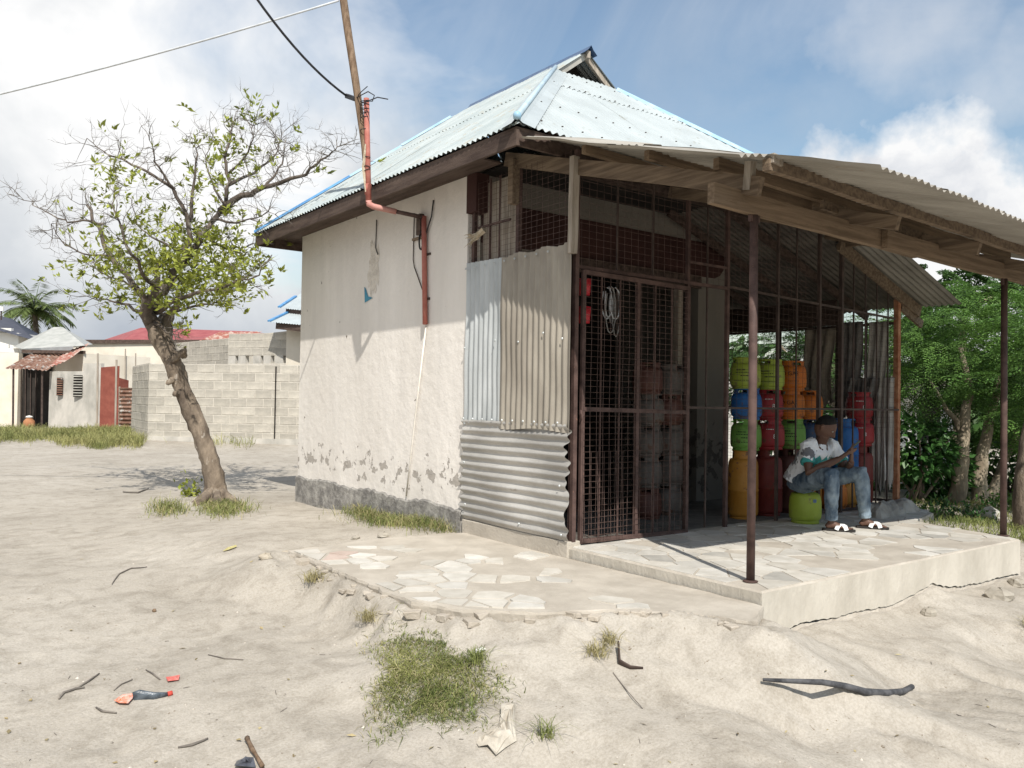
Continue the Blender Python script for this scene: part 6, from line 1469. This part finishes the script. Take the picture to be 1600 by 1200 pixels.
    # oxide sheet gate and rusty corrugated panel
    d = 29.5; a, b, c = gp(156, d), gp(184, d-.2), gp(200, d+.4); H = thing('sheet_gate', a, 'dull red metal sheet gate with leaning poles in the yard fence', 'gate')
    quad_box('gate_leaf', a, b, .04, -.1, ztop(160, 574, d), REDGATE, H, 1, ztop(182, 572, d)); quad_box('gate_leaf', b, c, .04, -.1, ztop(184, 590, d), REDGATE, H, 1, ztop(198, 594, d))
    for u, v in ((153, 552), (182, 562)): MB().tube([gp(u-1, d-.2), at(u, v, d-.2)], .035, 6).build('pole', WOOD_G, H)
    m = MB(); o_ = gp(186, 28)-Vector((0, 0, .05)); U = gp(209, 27.6)-gp(186, 28); o2 = thing('rusty_panel', gp(196, 27.8), 'rusty corrugated panel closing the gap beside the block wall', 'panel')
    corr(m, o_, (0, 0, 1), U, 0, ztop(190, 606, 28)-o_.z, lambda u: (0, U.length), .02, .13, 4, 8, .006, 2); m.build('sheet', RUST, o2, True); MB().tube([gp(187, 28.1), at(187, 604, 28.1)], .03, 6).build('stake', WOOD_G, o2)
    # white house at the left edge
    d = 39; a, b = gp(-90, d), gp(26, d); H = thing('white_house', a, 'white house with dark slate blue roof at the left edge', 'house')
    z1 = ztop(20, 520, d); quad_box('wall', a, b, 6, -.3, z1, WHITE, H)
    mb = MB(); mb.add([at(-95, 490, d-.4), at(54, 532, d-.4), at(18, 498, d+3), at(-95, 470, d+3), at(75, 530, d+7)], [(0, 1, 2, 3), (1, 4, 2)]); mb.build('roof', NAVYROOF, H)
    quad_box('gable_wall', gp(-60, d+.1), gp(14, d+.1), .2, z1, ztop(0, 512, d), WHITE, H)
    MB().tube([at(2, 500, d-1), at(2, 480, d-1)], .03, 6).build('chimney_pipe', STEEL_D, H); MB().lathe([(.1, 0), (.1, .2), (0, .2)], 8, at(2, 486, d-1)).build('lamp', WHITE, H)
    # blue roofed neighbour peeping past the shop corner
    d = 27; H = thing('blue_roofed_house', gp(455, d), 'blue roofed neighbour house showing past the far corner of the shop', 'house')
    for (v0, v1, dd) in ((478, 470, d+1.2), (500, 489, d)):
        e0, e1 = at(420 if v0 == 500 else 436, v0+3, dd), at(520, v0+12, dd-1.5); r0, r1 = at(462, v1-6, dd+1.6), at(540, v1-30, dd+2.5)
        m = MB(); corr(m, e0, e1-e0, r0-e0, 0, (e1-e0).length, lambda u: (0, 2.4), .012, .12, 2, 6, 0, 1, (0, 0, 1)); m.build('roof_sheet', ROOF, H, True)
        MB().beam(e0+Vector((0, 0, .03)), r0+Vector((0, 0, .03)), .10, .05).build('hip_cap', MBLUE, H)
        MB().beam(e0+RGT*.25-Vector((0, 0, .12)), e1-Vector((0, 0, .12)), .05, .22).build('fascia_board', FASCIA, H)
    quad_box('wall', gp(445, d+.4), gp(540, d-.8), 3, -.3, ztop(450, 505, d), CREAM, H)
    # palm
    d = 47; b = gp(56, d); c = at(54, 486, d); H = thing('palm_tree', b, 'coconut palm rising behind the houses at far left', 'palm')
    MB().tube([b, b.lerp(c, .5)+Vector((.2, .1, 0)), c], [.2, .15, .13], 8).build('trunk', BARK, H, True)
    nr = np.random.RandomState(3); rs = random.Random(5); PV, PD, PN = [], [], []
    for k in range(34):
        a_ = k*2.4; el = rs.uniform(-.25, 1.3); L = rs.uniform(1.8, 2.5); dr = Vector((math.cos(a_)*math.cos(el), math.sin(a_)*math.cos(el), math.sin(el))); pts = []; p = c.copy(); v = dr.copy()
        for i in range(9):
            pts.append(p.copy()); p = p+v*(L/8); v = (v+Vector((0, 0, -.16))).normalized()
        MB().tube(pts, [.03*(1-.8*i/8) for i in range(9)], 4).build('frond_stem', LEAF_P, H)
        for i in range(1, 9):
            for q in range(4):
                f = (i-1)+q/4; pp = pts[i-1].lerp(pts[i], q/4); ax = (pts[i]-pts[i-1]).normalized(); sd_ = ax.cross(Vector((0, 0, 1))).normalized()
                for sg in (-1, 1): PV.append(tuple(pp)); PD.append(tuple(sd_*sg*.8+ax*.6+Vector((0, 0, -.55)))); PN.append((rs.gauss(0, .3), rs.gauss(0, .3), 1))
    n = len(PV); V, F = leaf_quads(PV, PD, PN, nr.uniform(.45, .75, n), nr.uniform(.05, .08, n), .02); tag(arrays('fronds', V, F, LEAF_P, H), None, kind='stuff')
    # tall field grass
    P_ = []; rs = random.Random(1)
    while len(P_) < 17000:
        u = rs.uniform(-30, 400); dn = rs.uniform(20.5, 28)
        lim = 22.2+1.0*math.sin(u*.03)+.5*math.sin(u*.11)+(1.6 if u > 230 else 0)+rs.gauss(0, .55)
        if dn < lim or (u > 205 and dn > 23.9) or (u > 225 and rs.random() < .75): continue
        p = gp(u, dn); P_.append(tuple(p))
    P_ = np.array(P_); n = len(P_); dens = .35+.65*vnoise(P_[:, 0]*.8, P_[:, 1]*.8, 3); V, F = blades(P_, nr.uniform(.10, .46, n)*dens*(.3+.7*np.clip((np.hypot(P_[:, 0]-CAM.x, P_[:, 1]-CAM.y)-21.5)/2.0, 0, 1)), nr.uniform(.006, .016, n), 1.0, nr)
    tag(arrays('field_grass', V, F, GRASS_F), 'tall dry green grass in front of the yard walls', 'grass', kind='stuff')
left_side()

# ------------------------------------------------------------------ grass and weeds near the shop
def near_grass():
    nr = np.random.RandomState(17); rs = random.Random(17)
    def patch(name, lab, n, sampler, h, w, bend, m, frac_dry=.3):
        P_ = []
        while len(P_) < n:
            q = sampler()
            if q: P_.append((q[0], q[1], gz(*q)-.008))
        P_ = np.array(P_); V, F = blades(P_, nr.uniform(*h, n), nr.uniform(*w, n), bend, nr); k = int(n*frac_dry)
        o = arrays(name, V, F, m); tag(o, lab, 'grass', kind='stuff'); o.data.materials.append(GRASS_D)
        idx = np.zeros(len(o.data.polygons), np.int32); sel = (np.arange(len(idx)) % n) < k; idx[sel] = 1; o.data.polygons.foreach_set('material_index', idx); return o
    cpts = [on_g(u, v) for u, v in ((590, 1110), (660, 990), (755, 1040), (690, 1140))]
    def big():
        th = rs.uniform(0, 6.283); bnd = 1+.22*math.sin(3*th+.6)+.14*math.sin(5*th+2)+.10*math.sin(9*th); r = math.sqrt(rs.random())*bnd
        if r > .72*bnd and rs.random() < .55: return None
        if rs.random() < .05: r = bnd*rs.uniform(1, 1.25)
        u, v = 668+92*r*math.cos(th)+14*r*math.sin(th), 1060+82*r*math.sin(th)
        p = on_g2(u, v); return (p[0], p[1])
    patch('grass_clump', 'round clump of trailing green grass on the sand below the terrace edge', 8000, big, (.015, .06), (.0028, .0058), 1.7, GRASS, .22)
    def wallb():
        y = rs.uniform(3.5, 5.6); x = -.03-abs(rs.gauss(0, .16))
        return (x, y) if rs.random() < .45+.55*math.exp(-((y-4.6)/.5)**2) else None
    patch('wall_grass', 'green grass growing along the foot of the cream side wall', 2600, wallb, (.03, .19), (.003, .007), 1.2, GRASS, .4)
    bx, by = tree_base.x, tree_base.y
    def tb():
        u = rs.choice((rs.gauss(262, 15), rs.gauss(352, 22), rs.gauss(345, 20))); v = rs.gauss(797, 6); p = on_g2(u, v); return (p[0], p[1]) if v > 780 else None
    patch('tree_grass', 'tufts of green grass around the foot of the small tree', 2200, tb, (.03, .16), (.004, .009), 1.1, GRASS, .25)
    for k, (u, v, s, n, m, lab) in enumerate(((490, 915, .07, 140, GRASS_D, 'dry grass tuft on the left bank of the terrace'), (935, 1025, .06, 90, GRASS_D, 'straggly dry tuft beside the dark hole in the bank'), (955, 1005, .05, 70, GRASS_D, 'upper dry tuft at the dark hole in the bank'), (1128, 1005, .06, 70, GRASS_D, 'dry tuft below the crack near the slab corner'), (1172, 1000, .06, 70, GRASS_D, 'dry tuft directly under the slab corner'), (852, 1152, .05, 60, GRASS, 'small green tuft right of the crumpled paper'), (575, 970, .06, 120, GRASS_D, 'dry stems hanging below the green weed'), (1605, 980, .05, 40, GRASS_D, 'faint dry tuft at the right edge of the bank'), (895, 962, .06, 110, GRASS_D, 'dry grass fringe on the broken terrace edge'), (745, 1035, .05, 90, GRASS, 'green runners at the right side of the big grass clump'))):
        b = on_g(u, v); P_ = np.array(b)+nr.normal(0, 1, (n, 3))*np.array([s*.5, s*.5, 0]); V, F = blades(P_, nr.uniform(.05, .13, n), nr.uniform(.003, .005, n), 1.3, nr)
        o = arrays('grass_tuft', V, F, m, None, b); tag(o, lab, 'grass tuft', 'grass tufts on the sandy bank')
    for k, (u, v, s, lab) in enumerate(((588, 945, .07, 'small bright green weed on the bank below the terrace edge'), (298, 775, .16, 'pale green leafy sapling shoot left of the tree trunk'), (688, 968, .03, 'tiny dark seedling above the big grass clump'))):
        b = on_g(u, v); T = thing('weed', b, lab, 'weed', 'weeds on the sand'); n = (70, 90, 8)[k]
        P2 = np.array(b)+nr.normal(0, 1, (n, 3))*np.array([s*.5, s*.5, 0])+np.abs(nr.normal(0, 1, (n, 3)))*np.array([0, 0, s*.7]); D2 = nr.normal(0, .8, (n, 3))+np.array([0, 0, .2])
        ls = (.035, .07, .05)[k]; V, F = leaf_quads(P2, D2, rand_dirs(n, nr)*.5+np.array([0, 0, 1]), nr.uniform(.8, 1.3, n)*ls, nr.uniform(.8, 1.3, n)*ls*.7); tag(arrays('foliage', V, F, LEAF_M if k != 1 else LEAF, T), None, kind='stuff')
        mb = MB(); 
        for q in range(6): mb.tube([b, b+Vector((rs.gauss(0, s*.5), rs.gauss(0, s*.5), s*rs.uniform(.5, 1.2)))], [.004, .0015], 4)
        mb.build('stem', TWIG, T)
def on_g2(u, v):
    z = -.33
    for _ in range(5): p = on_z(u, v, z); z = .4*z+.6*gz(p.x, p.y)
    return (p.x, p.y)
near_grass()

# ------------------------------------------------------------------ litter, twigs, stones on the sand
def litter():
    rs = random.Random(33); nr = np.random.RandomState(33)
    def gpt(u, v, dz=0): p = on_g(u, v); p.z = gz(p.x, p.y)+dz; return p
    # black hose
    pts = [gpt(*q) for q in ((1192, 1062), (1232, 1064), (1285, 1066), (1320, 1072), (1352, 1081), (1385, 1083), (1412, 1080), (1425, 1073))]
    zr_ = [gz(p.x, p.y) for p in pts]; zs_ = [sum(zr_[max(0, i-2):i+3])/len(zr_[max(0, i-2):i+3]) for i in range(len(pts))]
    for i, p in enumerate(pts):
        q = on_z(*((1192, 1062), (1232, 1064), (1285, 1066), (1320, 1072), (1352, 1081), (1385, 1083), (1412, 1080), (1425, 1073))[i], zr_[i]+.012); p.x, p.y, p.z = q
    tag(MB().tube(pts, [.009, .013, .016, .018, .020, .020, .018, .017], 10).build('black_hose', mat('dusty_rubber', (.035, .036, .04), (.10, .10, .105), 14, .8, .003, 60), None, True, org=pts[3]), 'curved dusty black rubber hose lying on the sand below the slab', 'hose')
    # bent dark scrap at the hole
    a = [gpt(966, 1018, .05), gpt(968, 1040, .02), gpt(985, 1046, .01), gpt(1005, 1046, .008)]
    tag(MB().tube(a, [(.02, .006), (.028, .008), (.022, .007), (.01, .004)], 8).build('bent_scrap', STEEL_D, None, True, org=a[1]), 'bent dark metal scrap poking out of the bank', 'scrap')
    tag(MB().tube([gpt(958, 1052, .004), gpt(978, 1080, .01), gpt(1004, 1108, .003)], [.003, .003, .002], 5).build('dry_grass_stalk', TWIG, None, org=gpt(978, 1080)), 'thin dry stem trailing down the bank from the dark hole', 'stem')
    def sheet(name, pix, m, lab, cat, h=.012, seed=0, n=6, lift=.006):
        r2 = random.Random(seed); P_ = [gpt(*q) for q in pix]; c = sum(P_, Vector())/len(P_); vs, fs = [], []; k = len(P_)
        for q in range(n+1):
            for p in P_: s = q/n; x = c.lerp(p, s); vs.append((x.x, x.y, gz(x.x, x.y)+lift+h*r2.uniform(0, 1)))
        for q in range(n):
            for i in range(k): fs.append((q*k+i, (q+1)*k+i, (q+1)*k+(i+1) % k, q*k+(i+1) % k))
        o = MB().add(vs, fs).build(name, m, None, org=c); sm = o.modifiers.new('t', 'SOLIDIFY'); sm.thickness = .002; return tag(o, lab, cat)
    BEI = mat('crumpled_paper', (.36, .32, .26), (.5, .46, .39), 9, .9, .004, 40)
    sheet('crumpled_paper', ((795, 1102), (806, 1105), (803, 1130), (807, 1160), (790, 1172), (775, 1186), (762, 1172), (748, 1170), (745, 1164), (770, 1152), (784, 1128), (783, 1112)), BEI, 'crumpled beige paper on the sand in the foreground', 'paper', .03, 3, 7)
    sheet('orange_wrapper', ((178, 1100), (192, 1088), (208, 1087), (207, 1096), (200, 1104), (186, 1104)), mat('orange_wrapper', (.62, .14, .05), (.72, .45, .38), 30, .4), 'torn orange wrapper lying next to the dark crushed sachet', 'wrapper', .015, 4, 3)
    m = MB(); a = [gpt(208, 1094, .012), gpt(218, 1092, .016), gpt(240, 1092, .014), (gpt(262, 1088, .012))]; m.tube(a, [(.030, .008), (.034, .014), (.022, .012), (.010, .006)], 10)
    o = m.build('crushed_bottle', mat('dark_plastic', (.03, .04, .05), (.10, .12, .14), 25, .25, .004, 60, spec=.6), None, True, org=a[1]); tag(o, 'crushed dark plastic bottle with red cap on the sand at left', 'bottle')
    MB().tube([gpt(262, 1088, .012), gpt(269, 1086, .012)], .013, 10).build('cap', mat('red_cap', (.5, .07, .05)), o, True)
    sheet('red_scrap', ((259, 1063), (270, 1059), (281, 1058), (279, 1065), (262, 1068)), mat('red_scrap', (.5, .10, .08), (.62, .2, .17), 30, .5), 'small red plastic scrap on the sand above the crushed bottle', 'scrap', .012, 5, 2)
    sheet('yellow_peel', ((348, 863), (356, 858), (369, 854), (370, 856), (358, 861)), mat('yellow_peel', (.40, .35, .14), (.5, .45, .24), 30, .6), 'yellowish peel lying on the open sand', 'peel', .012, 6, 2)
    sheet('white_paper', ((742, 1018), (752, 1013), (760, 1018), (752, 1024), (744, 1024)), WHITE, 'small white paper scrap at the edge of the big grass clump', 'paper', .02, 7, 2)
    sheet('white_paper', ((823, 851), (840, 847), (842, 852), (836, 856), (824, 856)), WHITE, 'crumpled white paper on the lower terrace near the cage kerb', 'paper', .02, 8, 2, .10)
    sheet('dark_bag', ((370, 1192), (385, 1189), (396, 1193), (400, 1206), (366, 1206)), mat('dark_bag', (.04, .042, .05), (.09, .095, .11), 25, .3, spec=.6), 'crumpled dark plastic bag at the bottom edge', 'bag', .03, 9, 2)
    tag(MB().tube([gpt(386, 1160, .02), gpt(389, 1168, .026), gpt(394, 1178, .022), gpt(400, 1188, .024), gpt(410, 1204, .02)], [.014, .009, .012, .008, .011], 7).build('dry_stump', WOOD_P, None, True, org=gpt(394, 1178)), 'split brown stick beside the dark bag at the bottom edge', 'stick')
    tag(MB().lathe([(0, 0), (.012, .002), (.015, .012), (.010, .022), (0, .025)], 10, gpt(241, 956, -.002)).build('seed', WOOD_P, None, True, org=gpt(241, 956)), 'small round brown seed on the open sand', 'seed')
    sticks = [(((175, 914), (186, 898), (205, 889), (230, 887)), .006, 'dark curved stick on the open sand at left'), (((92, 1094), (100, 1084), (118, 1078), (132, 1076)), .007, 'dark curved stick left of the orange wrapper'), (((120, 1078), (138, 1066), (155, 1054)), .006, 'brown twig crossing the dark curved stick'), (((228, 1048), (240, 1055), (250, 1063)), .005, 'short brown twig above the dark crushed bottle'), (((278, 1170), (300, 1166), (325, 1156)), .007, 'brown twig near the bottom edge'), (((178, 1080), (190, 1070), (207, 1063)), .004, 'thin bent twig left of the red scrap'), (((325, 1024), (350, 1030), (380, 1032)), .004, 'thin pale twig in the middle of the sand'), (((150, 1107), (160, 1113), (182, 1116)), .006, 'brown twig below the orange wrapper'), (((192, 770), (215, 771), (232, 765)), .012, 'fallen twig on the sand left of the tree foot')]
    for pix, r, lab in sticks:
        P_ = [gpt(u, v, r*1.2) for u, v in pix]; fine = []
        for i in range(len(P_)-1):
            for q in range(4): f = P_[i].lerp(P_[i+1], q/4); f.z = gz(f.x, f.y)+r*1.1; fine.append(f)
        fine.append(P_[-1]); n = len(fine)
        tag(MB().tube(fine, [r*(.6+.4*math.sin(3.1*i/(n-1))) for i in range(n)], 6).build('twig', TWIG, None, True, org=P_[1]), lab, 'twig', 'twigs on the sand')
    # fine leaf litter, chips and pebbles nobody could count
    m = MB(); PV, PD = [], []
    for _ in range(240):
        u, v = rs.uniform(-20, 1620), 720+480*rs.random()**.8; p = on_z(u, v, -.35)
        if p.x > -1.9 and p.y > -.4 and p.x < 4.2: continue
        p.z = gz(p.x, p.y)
        if rs.random() < .5:
            a = rs.uniform(0, 6.28); L = rs.uniform(.015, .06); q = p+Vector((math.cos(a)*L, math.sin(a)*L, 0)); q.z = gz(q.x, q.y)+.003; m.tube([p+Vector((0, 0, .003)), q], .0016, 4)
        else: PV.append(tuple(p+Vector((0, 0, .003)))); PD.append((rs.gauss(0, 1), rs.gauss(0, 1), rs.uniform(-.05, .25)))
    tag(m.build('twig_litter', TWIG), 'fine dry twig litter scattered over the sand', 'litter', kind='stuff')
    n = len(PV); V, F = leaf_quads(PV, PD, np.tile([0, 0, 1.], (n, 1))+nr.normal(0, .2, (n, 3)), nr.uniform(.02, .055, n), nr.uniform(.010, .022, n)); tag(arrays('leaf_litter', V, F, mat('dry_leaf', (.22, .16, .08), (.42, .36, .2), 3, .8, island=.4)), 'small dry leaves scattered over the sand', 'litter', kind='stuff')
    mb = MB()
    for _ in range(260):
        u, v = rs.uniform(-20, 1620), 740+460*rs.random()**.8; p = on_z(u, v, -.35)
        if p.x > -1.9 and p.y > -.3 and p.x < 4.2: continue
        s = rs.uniform(.003, .012); z = gz(p.x, p.y)
        mb.add([(p.x-s, p.y, z), (p.x, p.y-s*.8, z), (p.x+s, p.y, z), (p.x, p.y+s*.9, z), (p.x+s*.1, p.y, z+s*.8)], [(0, 1, 4), (1, 2, 4), (2, 3, 4), (3, 0, 4)])
    tag(mb.build('pebbles', mat('pebble', (.25, .22, .18), (.5, .46, .4), 20, .9, island=.4)), 'small pebbles and crumbs on the sand', 'pebbles', kind='stuff')
    # broken concrete pieces
    RC_ = mat('broken_concrete', (.30, .27, .225), (.40, .365, .305), 6, .95, .01, 30)
    for k, (u, v, s, lab) in enumerate(((1562, 935, .13, 'broken concrete chunk at the right end of the slab face'), (1590, 915, .10, 'smaller concrete chunk above the broken one at the right edge'), (1452, 960, .08, 'half buried flat stone in the bank below the slab'), (600, 838, .07, 'flat cement crumb at the grass by the side wall'), (555, 842, .05, 'small clod near the grass by the side wall'), (415, 872, .06, 'clod of earth on the sand heap at the terrace corner'), (446, 866, .05, 'pointed clod on the terrace corner'), (640, 945, .05, 'loose cement piece at the broken terrace edge'))):
        b = on_g(u, v); rock(b, s, lab, RC_ if k < 5 else mat('earth_clod', (.36, .31, .24), (.46, .41, .33), 6, .95, .01, 30), 'broken cement pieces', .5, k)
litter()
